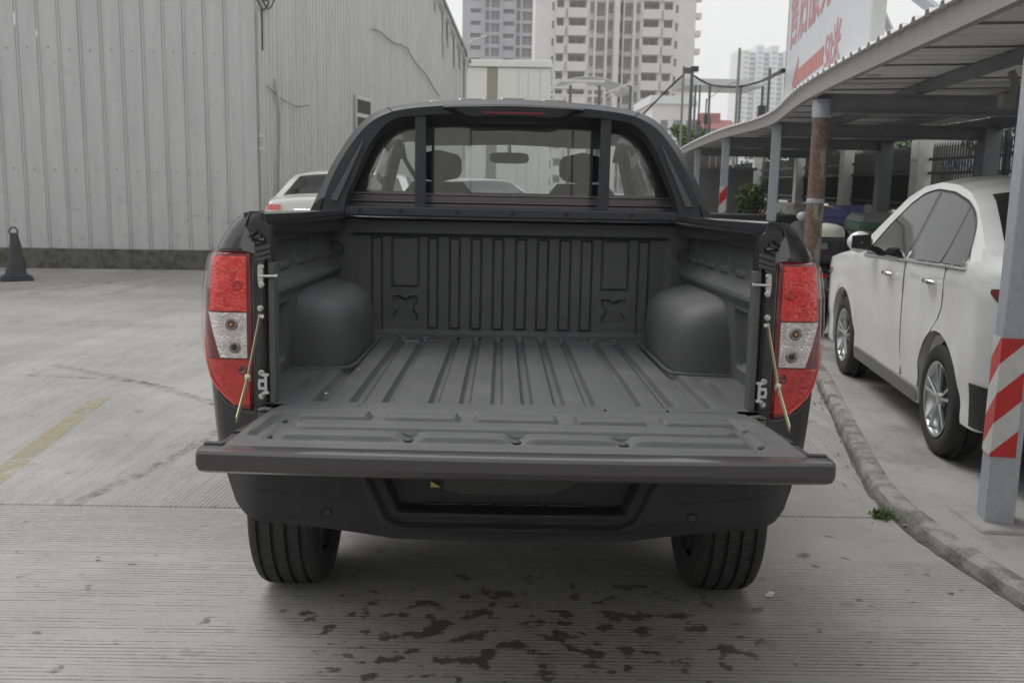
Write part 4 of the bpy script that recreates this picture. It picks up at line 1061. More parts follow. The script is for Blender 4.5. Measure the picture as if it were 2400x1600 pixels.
# ---- rear bumper
def bumper():
    def zbot(x):
        return interp(abs(x), [(0,.498),(.345,.503),(.42,.515),(.55,.533),(.728,.550),(.785,.560),(.828,.585),(.858,.63),(.885,.69),(.902,.72)])
    def rec(x, z):   # 1 inside the step recess
        w = interp(z, [(.540,.335),(.555,.355),(.60,.378),(.69,.418),(.72,.435)]); lo = .546+.02*sstep(.30,.36,abs(x))**2
        return w-abs(x), z-lo
    def Yb(x, z):
        ax = abs(x); y = -.125+.030*(ax/.8)**2+.17*sstep(.70,.91,ax)**1.5
        y += .05*sstep(.60,.50,z)*sstep(.70,.40,ax)*0+.035*sstep(.585,.50,z)
        w, h = rec(x, z); m_ = min(w, h*1.0)
        y += .022*sstep(0,.018,m_)-.006*sstep(-.022,-.004,m_)*sstep(.004,-.002,m_)
        y += .05*sstep(.040,.056,m_)
        # upper shelf crease on the corners
        cz = interp(ax, [(.40,.60),(.48,.635),(.85,.665)]); y -= .006*sstep(cz-.01, cz, z)*sstep(.45,.50,ax)
        return y
    xs = sorted(set([round(s*.903*i/150, 5) for i in range(151) for s in (-1,1)])); ts = [i/56 for i in range(57)]
    zt = .722
    b = MB(); rows = []
    for x in xs:
        r_ = [(x*.998, Yb(x, zbot(x))+.05, zbot(x)+.004)]
        for t in ts: z = lerp(zbot(x), zt, t); r_.append((x, Yb(x, z), z))
        r_.append((x, Yb(x, zt)+.06, zt+.004)); rows.append(r_)
    b.loft(rows, closed=False)
    for s_ in (-1,1):
        e = rows[0 if s_ < 0 else -1]
        b.loft([e, [(p[0]-s_*.0, .34, p[2]) for p in e]], closed=False)
    bo = b.build('rear_bumper', M['bumper'], TK, smooth=50)
    for x in (-.534,.527):
        z = .588; y = Yb(x, z)-.002
        MB().lathe([(-.0010,0),(-.0010,.011),(.001,.0125)], 20, (x,y,z), 'y').build('parking_sensor', M['sensor'], bo, smooth=40)
        MB().tube([(x+.0145*math.cos(a), y, z+.0145*math.sin(a)) for a in [k*2*math.pi/24 for k in range(25)]], .0011, 5).build('sensor_ring', M['dark'], bo)
    b = MB()
    for x0, x1 in ((-.255,-.135),(-.115,-.06),(-.04,.015),(.035,.09),(.11,.225)):
        b.box(x0, x1, -.064, -.050, .592, .596); b.box(x0, x1, -.062, -.050, .602, .605)
    b.build('step_tread', M['barpaint'], bo)
    b = MB().prism([(-.238,-.066,.672),(-.238,-.066,.655),(-.208,-.066,.655)], (0,.004,0)); b.build('plate_corner', M['yellow'], bo)
    b = MB().prism([(-.20,-.075,.70),(-.20,-.075,.648),(-.15,-.075,.636),(.11,-.075,.636),(.17,-.075,.66),(.20,-.075,.70)], (0,.02,0)); b.build('plate_holder', M['plastic'], bo, bevel=.003)
M['sensor'] = mat('sensor_face', (.025,.025,.027), .45)
bumper()

# ---- wheels
def tyre_mb(R, w, n=240, tread=True):
    h = w/2; ps = []
    ps += [(-h*.80,R*.66),(-h*.98,R*.74),(-h*1.0,R*.84),(-h*.97,R*.91),(-h*.90,R*.955),(-h*.80,R*.978)]
    gs = (-.33,-.12,.09,.30) if tread else ()
    x = -h*.74; ps.append((x, R*.987))
    for g_ in gs:
        gx = g_*w*.95; 
        ps += [(gx-.0075, R*(1-.02*(g_/.5)**2)), (gx-.006, R*.962), (gx+.006, R*.962), (gx+.0075, R*(1-.02*(g_/.5)**2))]
    ps += [(h*.74, R*.987),(h*.80,R*.978),(h*.90,R*.955),(h*.97,R*.91),(h*1.0,R*.84),(h*.98,R*.74),(h*.80,R*.66)]
    b = MB(); rings = []
    for k in range(n):
        a = 2*math.pi*k/n; r_ = []
        for i, (p, r) in enumerate(ps):
            if tread and r > R*.966 and (k+int(p*60+50)*2) % 7 == 0: r -= R*.014
            tw = (.0012*math.sin(k*math.pi/2) if tread and abs(p) < h*.6 else 0)
            r_.append((p+tw, r*math.cos(a), r*math.sin(a)))
        rings.append(r_)
    rings.append(rings[0]); return b.loft(rings, closed=False)
def rim_parts(R, w, side, parent, spokes=5, pos=(0,0,0)):
    o = side*w*.5
    b = MB().lathe([(-o*.9,R*.60),(o*.2,R*.60),(o*.75,R*.62),(o*.90,R*.665),(o*.96,R*.68),(o*.93,R*.64),(o*.80,R*.61),(-o*.2,R*.57),(-o*.9,R*.57)], 40, pos, 'x'); b.build('rim_ring', M['rim'], parent, smooth=40)
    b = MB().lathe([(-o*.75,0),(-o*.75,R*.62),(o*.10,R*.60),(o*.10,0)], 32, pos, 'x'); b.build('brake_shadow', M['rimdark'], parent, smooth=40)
    b = MB(); c = Vector(pos)
    for k in range(spokes):
        for da in (-.17, .17):
            a = 2*math.pi*k/spokes+.3; d0 = Vector((0, math.cos(a+da*.5), math.sin(a+da*.5))); d1 = Vector((0, math.cos(a+da), math.sin(a+da)))
            b.bar(c+d0*R*.10+Vector((o*.72,0,0)), c+d1*R*.64+Vector((o*.84,0,0)), R*.055, abs(o)*.20, up=(1,0,0))
    b.build('spokes', M['rim'], parent, bevel=.003, seg=1)
    MB().lathe([(o*.86,0),(o*.85,R*.10),(o*.70,R*.15),(o*.5,R*.15)], 20, pos, 'x').build('hub_cap', M['rim'], parent, smooth=40)
tb = tyre_mb(WR, .252); tp = None
for (x, y) in ((.816, WCY), (-.816, WCY), (.80, 4.05), (-.80, 4.05)):
    s_ = 1 if x > 0 else -1
    w_ = bpy.data.objects.new('wheel', None); COL.objects.link(w_); w_.parent = TK; w_.location = (x, y, WR-.004+(y-.8)*math.sin(PH))
    if tp is None: tp = tb.build('tyre', M['rubber'], w_, smooth=14)
    else: rep(tp, 'tyre', w_, (0,0,0))
    rim_parts(WR, .25, s_, w_)
MB().tube([(-.70,WCY,.36),(-.12,WCY,.36),(-.06,WCY,.36),(.06,WCY,.36),(.12,WCY,.36),(.70,WCY,.36)], [.045,.045,.13,.13,.045,.045], 14).build('rear_axle', M['dark'], TK, smooth=50)
MB().lathe([(-.09,.0),(-.09,.20),(-.06,.33),(0,.36),(.06,.33),(.09,.22),(.09,0)], 32, (0,.42,.62), 'z').build('spare_wheel', M['rubber'], TK, smooth=50)
b = MB()
for s_ in (-1,1): b.box(s_*.46-.04, s_*.46+.04, .02, 4.6, .50, .62); 
b.box(-.46,.46,.05,.12,.52,.60); b.build('chassis_rail', M['dark'], TK)
MB().tube([(.42,.35,.60),(.42,.5,.58),(.36,.8,.56),(.3,3.2,.45)], .03, 12).build('exhaust_pipe', M['dark'], TK, smooth=50)
MB().box(-.84,.84,.10,1.55,.72,.86).build('bed_underside', M['dark'], TK)
for s_ in (-1,1): MB().box(s_*.66-.12,s_*.66+.12,1.30,1.315,.22,.62).build('mud_flap', M['dark'], TK)

# ---- sport bar over the bed front
Zc = lambda X_, Y_: (700+X_/3.92, 210+Y_/3.92)
def curve(pts, y):
    out_ = []
    for p in pts: q = TP(*Zc(*p), y=y); out_.append((-q.x+.006, q.z))
    return out_
def resample(pts, n):
    L_ = [0]
    for a, c in zip(pts, pts[1:]): L_.append(L_[-1]+math.hypot(c[0]-a[0], c[1]-a[1]))
    r_ = []
    for k in range(n+1):
        s = L_[-1]*k/n; i = 0
        while i < len(L_)-2 and L_[i+1] < s: i += 1
        t = (s-L_[i])/(L_[i+1]-L_[i]); r_.append((lerp(pts[i][0], pts[i+1][0], t), lerp(pts[i][1], pts[i+1][1], t)))
    return r_
def smooth2(pts, k=2):
    for _ in range(k): pts = [pts[0]]+[((pts[i-1][0]+2*pts[i][0]+pts[i+1][0])/4, (pts[i-1][1]+2*pts[i][1]+pts[i+1][1])/4) for i in range(1, len(pts)-1)]+[pts[-1]]
    return pts
NB = 44
cO = smooth2(resample(curve([(95,1165),(200,930),(300,720),(400,552),(500,402),(600,287),(700,207),(870,150),(1100,119),(1420,99),(1900,90)], 1.47), NB), 3)
cC = smooth2(resample(curve([(208,1165),(262,930),(365,705),(460,548),(560,412),(640,318),(730,258),(870,196),(1100,164),(1420,143),(1900,138)], 1.40), NB), 3)
cF = smooth2(resample(curve([(420,1165),(440,1010),(510,850),(590,650),(655,515),(710,430),(775,350),(880,262),(1100,236),(1420,222),(1900,222)], 1.41), NB), 3)
cD = smooth2(resample(curve([(450,1165),(480,1010),(560,830),(640,650),(700,530),(770,430),(840,375),(960,350),(1150,330),(1420,318),(1900,318)], 1.585), NB), 3)
def hoop():
    rows = []
    for i in range(NB+1):
        o_, c_, f_, d_ = cO[i], cC[i], cF[i], cD[i]
        rows.append([(o_[0], 1.60, o_[1]-.004), (o_[0], 1.47, o_[1]), (c_[0], 1.402, c_[1]), (f_[0], 1.41, f_[1]), (f_[0]-.004, 1.43, f_[1]), (d_[0], 1.585, d_[1])])
    full = rows[:-1]+[[(0 if abs(p[0]) < .02 else p[0], p[1], p[2]) for p in rows[-1]]]+[[(-p[0], p[1], p[2]) for p in r] for r in rows[-2::-1]]
    b = MB().loft(full, closed=True, caps=True); return b
bar = hoop().build('sport_bar', M['barpaint'], TK, smooth=32)
# joints in the hoop
for s_ in (-1, 1):
    i = 24
    pts = [(s_*cO[i][0], 1.469, cO[i][1]+.0006), (s_*(cC[i][0]), 1.4005, cC[i][1]+.0006), (s_*(cF[i][0]), 1.4085, cF[i][1])]
    MB().tube(pts, .0018, 5).build('joint', M['dark'], bar)
    # foot cover
    fc = [TP(560+a_/8.4, 360+c_/8.4, y=1.396) for a_, c_ in ((1380,1206),(1590,1208),(1705,862),(1640,866),(1500,985),(1390,1170))]; b = MB().prism([(s_*(abs(p.x)+.006), 1.394, p.z) for p in fc], (0,.03,0)); b.build('foot_cover', M['plastic'], bar, bevel=.003)
    # slanted vane inside the leg
    q = [TP(*Zc(*p), y=1.392) for p in ((300,1012),(368,1026),(602,500),(606,455))]
    v = [(-s_*(-p.x), 1.50, p.z) for p in q] if s_ > 0 else [(p.x, 1.50, p.z) for p in q]
    v = [(s_*(abs(p.x)+.006), 1.50, p.z) for p in q]
    MB().prism([(x, 1.392, z) for x, _, z in v], (0,.03,0)).build('vane', M['vane'], bar, bevel=.003)
    # upright
    q0 = TP((970)/.98, 480/.98, y=1.46); x0, x1 = s_*.378, s_*.424
    MB().hexa([(min(x0,x1),1.44,1.452),(max(x0,x1),1.44,1.452),(max(x0,x1),1.475,1.452),(min(x0,x1),1.475,1.452),(min(x0,x1),1.425,1.868),(max(x0,x1),1.425,1.868),(max(x0,x1),1.46,1.868),(min(x0,x1),1.46,1.868)]).build('upright', M['barpaint'], bar, bevel=.004)
b = MB().box(-.745,.745,1.425,1.50,1.4215,1.462); cbm = b.build('cross_member', M['barpaint'], bar, bevel=.006)
for x in (-.66,-.235,-.485,.005,.24,.525):
    MB().lathe([(-.0016,0),(-.0016,.0095),(.001,.0115)], 18, (x,1.425,1.443), 'y').build('plug', M['bumper'], cbm, smooth=40)
# brake lamp pod
b = MB()
def pod(x):
    ax = abs(x); k_ = sstep(.30,.17,ax); return k_
xs = [-.30+.02*i for i in range(31)]
rows = []
for x in xs:
    k_ = pod(x); zt = interp(abs(x), [(p[0], p[1]) for p in sorted((abs(q[0]), q[1]) for q in cC)])-.001
    zb1 = lerp(zt-.010, zt-.048, k_); zb2 = lerp(zt-.014, zt-.070, k_**.8)
    rows.append([(x,1.405,zt),(x,1.385,zt-.002),(x,1.376,zt-.008),(x,1.386,zb1),(x,1.396,zb1-.004),(x,1.412,zb2),(x,1.56,zb2+.01)])
b.loft(rows, closed=False); pd = b.build('brake_lamp', M['plastic'], TK, smooth=35)
b = MB()
for k in range(26):
    x = -.128+.0101*k; zl_ = TP(1200, 265, y=1.378).z; b.box(x, x+.0078, 1.3785, 1.386, zl_-.0045, zl_+.0045)
b.build('led_strip', M['brk'], pd, kind='stuff')

# ---- cab
def cabw(y, z):      # half width
    w0 = interp(y, [(1.66,.865),(1.9,.89),(3.2,.895),(4.2,.89),(4.9,.85),(5.22,.70)])
    if z < 1.40: return w0*(1-.03*((z-.95)/.5)**2)
    return w0-.012-(z-1.40)*.40
def ctop(y): return interp(y, [(1.66,1.40),(1.665,1.78),(1.72,1.86),(1.85,1.895),(2.2,1.915),(2.8,1.91),(3.2,1.865),(3.45,1.72),(3.95,1.34),(4.1,1.28),(5.0,1.20),(5.15,1.12),(5.22,.95)])
cab = MB(); ysC = [1.66,1.665,1.69,1.72,1.78,1.85,1.95,2.05]+[2.1+.1*i for i in range(0, 31)]+[5.15,5.18,5.22]
ysC = sorted(set(round(y, 3) for y in ysC))
beltC = 1.37
WIN = [(1.98,2.72),(2.80,3.52)]
rows = []
def zlow(y):
    return max(.45, zarch(y, 4.05, .46, .42))
for s_ in (1,-1):
    # lower body side
    b = MB(); rows = []
    for y in ysC:
        zt = min(ctop(y), beltC); rows.append([(s_*cabw(y, lerp(zlow(y), zt, t)), y, lerp(zlow(y), zt, t)) for t in (0,.15,.3,.45,.6,.72,.82,.9,.96,1)])
    b.loft(rows, closed=False); b.build('body_side', M['gloss'], TK, smooth=40)
    # pillars and roof rail
    b = MB()
    def sidept(y, z): return (s_*cabw(y, z), y, z)
    for y0, y1, y2, y3 in ((1.665,1.96,1.76,2.02),(2.70,2.80,2.74,2.81)):
        rows = []
        for k in range(9):
            t = k/8; z = lerp(beltC, 1.80, t); rows.append([sidept(lerp(y0,y2,t), z), sidept(lerp(y1,y3,t), z)])
        b.loft(rows, closed=False); b.loft([[(p[0]-s_*.05, p[1], p[2]) for p in r] for r in rows], closed=False)
    rows = []
    for k in range(9):
        t = k/8; z = lerp(beltC-.03, 1.82, t); y = lerp(3.90, 3.28, t); rows.append([sidept(y-.05, z), sidept(y+.02, z), (s_*(cabw(y,z)-.05), y+.03, z)])
    b.loft(rows, closed=False)
    rows = []
    for y in [1.70+.08*i for i in range(22)]:
        rows.append([sidept(y, 1.79), sidept(y, min(1.83, ctop(y)-.01)), (s_*(cabw(y,1.83)-.06), y, ctop(y)-.004)])
    b.loft(rows, closed=False); b.build('pillar', M['gloss'], TK, smooth=40)
    for (a, c) in WIN:
        g_ = MB(); rows = []
        for k in range(7):
            t = k/6; z = lerp(beltC, 1.80, t); y1 = c if c < 3 else lerp(3.86, 3.26, t); rows.append([(s_*(cabw(y,z)-.008), y, z) for y in (lerp(a, a+.04, t), y1)])
        g_.loft(rows, closed=False).build('side_window', M['sideglass'], TK, smooth=60)
    wm = MB().tube([(s_*.90,3.55,1.38),(s_*1.0,3.52,1.40)], .025, 8).hexa([(s_*.97,3.44,1.30),(s_*1.12,3.46,1.31),(s_*1.12,3.56,1.31),(s_*.97,3.58,1.30),(s_*.97,3.44,1.50),(s_*1.11,3.46,1.49),(s_*1.11,3.54,1.49),(s_*.97,3.56,1.50)])
    wm.build('wing_mirror', M['gloss'], TK, bevel=.02)
# roof, bonnet
b = MB(); rows = []
for y in [1.70,1.72,1.78,1.85,1.95,2.1,2.3,2.5,2.7,2.9,3.1,3.22]:
    e = cabw(y,1.83)-.06; rows.append([(e*q, y, ctop(y)-.004+.018*(1-q*q)) for q in [-1+.125*i for i in range(17)]])
b.loft(rows, closed=False); b.build('roof', M['gloss'], TK, smooth=50)
M['rib'] = mat('roof_rib_paint', (.09,.088,.09), .18, metal=.6, coat=1)
for xa, xb2 in ((1007,1040),(1074,1136),(1170,1233),(1266,1330),(1362,1424)):
    p_, q_ = TP(xa, 233, y=2.0), TP(xb2, 233, y=2.0); z_ = interp(abs((p_.x+q_.x)/2), [(0, 1.0), (.3, .996), (.5, .98)])*TP(1200, 234, y=2.0).z
    MB().hexa([(p_.x,1.80,1.90),(q_.x,1.80,1.90),(q_.x,3.1,1.87),(p_.x,3.1,1.87),(p_.x+.01,1.88,z_-.004),(q_.x-.01,1.88,z_-.004),(q_.x-.01,2.6,z_),(p_.x+.01,2.6,z_)]).build('roof_rib', M['rib'], TK, bevel=.006)
b = MB(); rows = []
for y in [3.92,4.0,4.2,4.5,4.8,5.0,5.1,5.18,5.22]:
    e = cabw(y, min(ctop(y), 1.3))-.01; rows.append([(e*q, y, min(ctop(y), beltC)+.03*(1-q*q)) for q in [-1+.2*i for i in range(11)]])
b.loft(rows, closed=False); b.build('bonnet', M['gloss'], TK, smooth=50)
MB().add([(-.70,5.22,.45),(.70,5.22,.45),(.70,5.22,.98),(-.70,5.22,.98)], [(0,1,2,3)]).build('grille', M['plastic'], TK)
# windscreen
b = MB(); rows = []
for k in range(7):
    t = k/6; z = lerp(1.36, 1.86, t); y = lerp(3.93, 3.24, t); e = cabw(y, z)-.05; rows.append([(e*q, y+.06*(1-q*q), z+.0) for q in (-1,-.6,-.2,.2,.6,1)])
b.loft(rows, closed=False); b.build('windscreen', M['screenglass'], TK, smooth=60)
# rear wall of the cab: panel with two raised swages, opening with rounded corners, glass
YC = 1.665
def rearw(z): return interp(z, [(1.38,.80),(1.42,.795),(1.50,.765),(1.58,.735),(1.70,.67),(1.78,.60),(1.83,.54),(1.87,.46),(1.90,.36)])
b = MB(); zz = [1.38,1.44,1.447,1.451,1.456,1.463,1.478,1.484,1.488,1.492,1.498,1.515]
bump_ = {1.451:-.006,1.456:-.006,1.488:-.006,1.484:-.006}
rows = [[(rearw(z)*q, YC-.012+bump_.get(z, 0), z) for q in (-1,-.9,-.5,0,.5,.9,1)] for z in zz]
b.loft(rows, closed=False); b.build('cab_rear_panel', M['paint2'], TK, smooth=30) if 0 else None
M['paint2'] = mat('cab_paint', (.14,.13,.14), .28, metal=.5, coat=.8)
b.build('cab_rear_panel', M['paint2'], TK, smooth=30)
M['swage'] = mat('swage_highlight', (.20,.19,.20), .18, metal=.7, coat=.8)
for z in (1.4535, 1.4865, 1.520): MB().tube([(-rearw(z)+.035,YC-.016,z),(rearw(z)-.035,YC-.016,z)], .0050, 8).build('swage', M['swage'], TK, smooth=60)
def wino(z):  # half width of the glass opening
    return interp(z, [(1.515,.655),(1.54,.668),(1.60,.660),(1.68,.625),(1.74,.585),(1.775,.545),(1.80,.49),(1.815,.42),(1.822,.30)])
b = MB(); zz = [1.515,1.54,1.60,1.64,1.68,1.71,1.74,1.76,1.775,1.79,1.80,1.81,1.815,1.822,1.86,1.90]
for s_ in (-1,1):
    rows = [[(s_*rearw(z), YC-.01, z), (s_*(wino(z) if z <= 1.822 else 0), YC-.01, z), (s_*(wino(z)-.004 if z <= 1.822 else 0), YC+.02, z)] for z in zz]
    b.loft(rows, closed=False)
b.add([(-.30,YC-.01,1.822),(.30,YC-.01,1.822),(0,YC-.01,1.86)], [(0,1,2)])
b.build('window_surround', M['gloss'], TK)
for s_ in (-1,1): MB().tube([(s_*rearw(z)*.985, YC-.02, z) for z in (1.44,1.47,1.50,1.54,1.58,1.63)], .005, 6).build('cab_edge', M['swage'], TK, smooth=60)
zz = [1.515,1.54,1.60,1.68,1.74,1.775,1.80,1.815,1.822]
b = MB().loft([[(wino(z)*q, YC-.002, z) for q in (-1,-.5,0,.5,1)] for z in zz], closed=False); b.build('rear_window', M['rearglass'], TK)
for s_ in (-1,1): MB().box(s_*.362-.006, s_*.362+.006, YC-.006, YC+.006, 1.517, 1.818).build('window_divider', M['trimdark'], TK)
# interior
MB().box(-.78,.78,1.70,3.9,.62,.70).build('cab_floor', M['dark'], TK)
b = MB(); rows = [[(x, y, 1.845-.0*y-.03*abs(x)) for x in (-.56,-.3,0,.3,.56)] for y in (1.72,2.4,3.1,3.22)]
b.loft(rows, closed=False); b.build('headliner', M['headliner'], TK)
MB().box(-.70,.70,1.76,1.90,.95,1.535).build('rear_seat_back', M['seat'], TK, bevel=.03)
MB().hexa([(-.78,3.55,1.2),(.78,3.55,1.2),(.78,3.95,1.2),(-.78,3.95,1.2),(-.78,3.5,1.32),(.78,3.5,1.32),(.78,3.95,1.37),(-.78,3.95,1.37)]).build('dashboard', M['seat'], TK, bevel=.02)
for s_ in (-1,1):
    b = MB(); rows = []
    for k in range(11):
        t = k/10; z = lerp(.95,1.60,t); w = interp(t, [(0,.26),(.6,.26),(.85,.22),(1,.14)]); rows.append([(s_*.40+w*math.cos(a), 2.72+.06*math.sin(a)-.12*t, z) for a in [j*2*math.pi/16 for j in range(16)]])
    b.loft(rows, caps=True); st_ = b.build('front_seat', M['seat'], TK, smooth=50)
    b = MB(); rows = []
    for k in range(9):
        t = k/8; z = lerp(1.60,1.77,t); w = .13*math.sqrt(max(.02, 1-(2*t-1)**4)); rows.append([(s_*.40+w*math.cos(a), 2.60+.045*math.sin(a), z) for a in [j*2*math.pi/16 for j in range(16)]])
    b.loft(rows, caps=True).build('headrest', M['seat'], st_, smooth=50)
b = MB().tube([(-.60,2.42,1.80),(-.56,2.40,1.70),(-.50,2.45,1.60),(-.42,2.5,1.50)], .012, 6)
b.build('seat_belt', M['trimdark'], TK)
q = [TP(x/.98, y/.98, y=3.22) for x, y in ((1125,350),(1215,350),(1215,377),(1125,377))]
b = MB(); cx, cz = (q[0].x+q[1].x)/2, (q[0].z+q[2].z)/2; w, h = (q[1].x-q[0].x)/2, (q[0].z-q[2].z)/2
b.prism([(cx+w*math.copysign(abs(math.cos(a))**.4, math.cos(a)), 3.20, cz+h*math.copysign(abs(math.sin(a))**.6, math.sin(a))) for a in [k*2*math.pi/28 for k in range(28)]], (0,.03,0))
b.build('rear_view_mirror', M['facet'], TK)
MB().tube([(cx,3.22,cz),(cx,3.28,1.84)], .012, 8).build('mirror_stalk', M['trimdark'], TK)
MB().tube([(cx-.42+.17*math.cos(a)*1.0, 3.42, 1.33+.17*math.sin(a)) for a in [k*2*math.pi/24 for k in range(25)]], .015, 8).build('steering_wheel', M['trimdark'], TK, smooth=60)

# ================================================================== OTHER CARS
def make_car(label, cat, spec, loc, rz, scale, paint, name='parked_car'):
    zs_ = spec.get('zs', 1); T = thing(name, label, cat, loc, rz); T.scale = (scale, scale, scale*zs_); wr0 = spec.get('wheel', .315*scale)
    ZT_, WID, WB = spec['top'], spec['w'], spec['wb']; y0, y1 = ZT_[0][0], ZT_[-1][0]; belt = spec['belt']
    def top(y): return interp(y, ZT_)
    def W(y, z):
        e = min(1, (y-y0)/.55) if y < y0+.55 else min(1, .25+(y1-y)/.60) if y > y1-.60 else 1
        e = (1-(1-max(0,e))**2.6); rn = spec.get('round', .70); w = WID*(rn+(1-rn)*e)
        bz = interp(y, belt)
        if z < bz:
            w *= 1-.05*((bz-z-.25)/.6)**2*(1 if z < bz-.25 else .35)
            w += .007*sstep(bz-.17,bz-.13,z)*sstep(bz-.04,bz-.11,z) - .010*sstep(.46,.40,z)+.008*sstep(.34,.30,z)
            for c in (0, WB):
                d = math.hypot(y-c, z-.32); w += .012*sstep(.44,.35,d)
        else: w = w*(1-.05*(.1/.6)**2)-.012*sstep(bz, bz+.03, z)-(z-bz)*spec.get('lean', .47)
        return w
    def low(y):
        z = spec.get('sill', .22)
        for c in (0, WB):
            d = abs(y-c); r = wr0/scale+.062
            if d < r: z = max(z, wr0/(scale*zs_)+(wr0/(scale*zs_)+.068)*math.sqrt(1-(d/r)**2))
        if y < -.40: z = max(z, .26+.10*sstep(-.6,y0,y))
        return z
    ra = wr0/scale+.062
    ys = sorted(set([y0, y1]+[y0+.03, y0+.08, y1-.03, y1-.08]+[y0+(y1-y0)*i/90 for i in range(91)]+[c+d for c in (0, WB) for d in (-ra,-ra*.995,-ra*.97,-ra*.92,ra*.92,ra*.97,ra*.995,ra)]))
    ts = [0,.04,.1,.2,.3,.4,.5,.58,.64,.70,.76,.81,.86,.9,.94,.97,1]
    for s_ in (1, -1):
        b = MB(); rows = []
        for y in ys: zl, zt = low(y), top(y)-.02; rows.append([(s_*W(y, lerp(zl, zt, t)), y, lerp(zl, zt, t)) for t in ts])
        b.loft(rows, closed=False); b.loft([[(p[0][0]-s_*.06, p[0][1], p[0][2]) for p in rows], [p[0] for p in rows]], closed=False)
        b.build('body_side', paint, T, smooth=38)
    b = MB(); rows = []
    for y in ys:
        zt = top(y); e = W(y, zt-.02); rows.append([(e*q, y, zt-.02+.02*(1-abs(q)**6)+.035*(1-q*q)) for q in [-1,-.985,-.96]+[-.9+.075*i for i in range(25)]+[.96,.985,1]])
    b.loft(rows, closed=False); b.build('roof_and_lids', paint, T, smooth=38)
    for yy, nm in ((y0, 'rear_end'), (y1, 'front_end')):
        b = MB(); sg = -1 if yy == y0 else 1; rows = []
        for t in ts:
            z = lerp(low(yy), top(yy)-.02, t); e = W(yy, z); rows.append([(e*q, yy+sg*.10*(1-q*q), z) for q in [-1+.2*i for i in range(11)]])
        b.loft(rows, closed=False); b.build(nm, paint, T, smooth=40)
    # rear bumper skirt in black
    b = MB(); rows = []
    for i in range(21):
        q = -1+.1*i; y = y0+.10*(abs(q)**3)*2.0-.10*(1-q*q)-.012; rows.append([(WID*.955*q if abs(q) < .95 else WID*.955*q, y, z) for z in (.24,.30,.42,.50)])
    b.loft(rows, closed=False); 
    for s_ in (-1,1):
        rows = [[(s_*(W(y, .50)+.012), y, .50), (s_*(W(y, .42)+.014), y, .42), (s_*(W(y, .30)+.012), y, .28)] for y in [y0+.02+.03*i for i in range(14)] if y < -.38]
        b.loft(rows, closed=False)
    b.build('rear_skirt', M['trimdark'], T, smooth=40)
    # glass
    def pane(a, c, zb_, zt_, s_, m='carglass', off=.004, nm='side_window', ny=14):
        b = MB(); rows = []
        for i in range(ny+1):
            y = lerp(a, c, i/ny); q0, q1 = zb_(y), max(zb_(y)+.001, zt_(y)); rows.append([(s_*(W(y, lerp(q0, q1, t))+off), y, lerp(q0, q1, t)) for t in (0,.25,.5,.75,1)])
        return b.loft(rows, closed=False).build(nm, M[m], T, smooth=60)
    bl = lambda y: interp(y, belt)+.012
    gt = lambda y: interp(y, spec['glass'])
    for s_ in (1, -1):
        ends = spec['glass'][0][0], spec['glass'][-1][0]
        pane(ends[0]-.03, ends[1]+.03, lambda y: bl(y)-.022, lambda y: gt(y)+.018, s_, 'greytrim', .0015, 'window_trim', 30)
        b = MB(); rows = [[(s_*(W(y, z)+.010), y, z) for z in (.20,.24,.285)] for y in [ra+.02+(WB-2*ra-.04)*i/20 for i in range(21)]]; b.loft(rows, closed=False).build('sill_trim', M['greytrim'], T, smooth=50)
        b = MB().tube([(s_*(W(y, bl(y)-.012)+.006), y, bl(y)-.012) for y in [lerp(ends[0]-.05, ends[1], i/14) for i in range(15)]], .008, 6); b.build('belt_moulding', M['chrome'], T, smooth=60)
        b = MB().tube([(s_*(W(y, gt(y)+.012)+.004), y, gt(y)+.012) for y in [lerp(ends[0], ends[1], i/24) for i in range(25)]], .005, 5); b.build('roof_moulding', M['trimdark'], T, smooth=60)
        for a, c in spec['panes']: pane(a, c, bl, gt, s_)
        for y in spec['handles']:
            bz = interp(y, belt)-.10; w = W(y, bz); b = MB().tube([(s_*(w+.01), y-.09, bz), (s_*(w+.034), y-.06, bz+.004), (s_*(w+.036), y+.04, bz+.004), (s_*(w+.01), y+.08, bz)], [.010,.017,.015,.008], 8); b.build('door_handle', M['chrome'], T, smooth=60)
        for y, dy in spec['gaps']:
            b = MB()
            zz_ = [.30+(bl(y)-.32)*k/10 for k in range(11)]
            b.tube([(s_*(W(y+dy(z), z)+.0005), y+dy(z), z) for z in zz_], .0032, 4); b.build('door_gap', M['trimdark'], T)
        b = MB().box(.0,1,0,1,0,1) if 0 else MB(); ym = spec['mirror']; zm = interp(ym, belt)+.06
        rows = []
        for k in range(9):
            t = k/8; r = math.sin(math.pi*min(.999,max(.001,t*.96+.02)))**.5; rows.append([(s_*(WID+.02+.19*t), ym+.02+.075*r*math.cos(a), zm+.03+.075*r*math.sin(a)) for a in [j*2*math.pi/14 for j in range(14)]])
        mo = b.loft(rows, caps=True).build('wing_mirror', paint, T, smooth=60)
        MB().hexa([(s_*(WID-.06),ym-.01,zm-.05),(s_*(WID+.06),ym,zm-.02),(s_*(WID+.06),ym+.04,zm-.02),(s_*(WID-.06),ym+.08,zm-.05),(s_*(WID-.06),ym-.01,zm-.01),(s_*(WID+.06),ym,zm+.02),(s_*(WID+.06),ym+.04,zm+.02),(s_*(WID-.06),ym+.08,zm-.01)]).build('mirror_stem', M['trimdark'], mo)
        MB().hexa([(s_*(WID+.05),ym-.058,zm-.02),(s_*(WID+.19),ym-.05,zm-.01),(s_*(WID+.19),ym-.04,zm-.01),(s_*(WID+.05),ym-.045,zm-.02),(s_*(WID+.05),ym-.058,zm+.085),(s_*(WID+.19),ym-.05,zm+.075),(s_*(WID+.19),ym-.04,zm+.075),(s_*(WID+.05),ym-.045,zm+.085)]).build('mirror_face', M['trimdark'], mo)
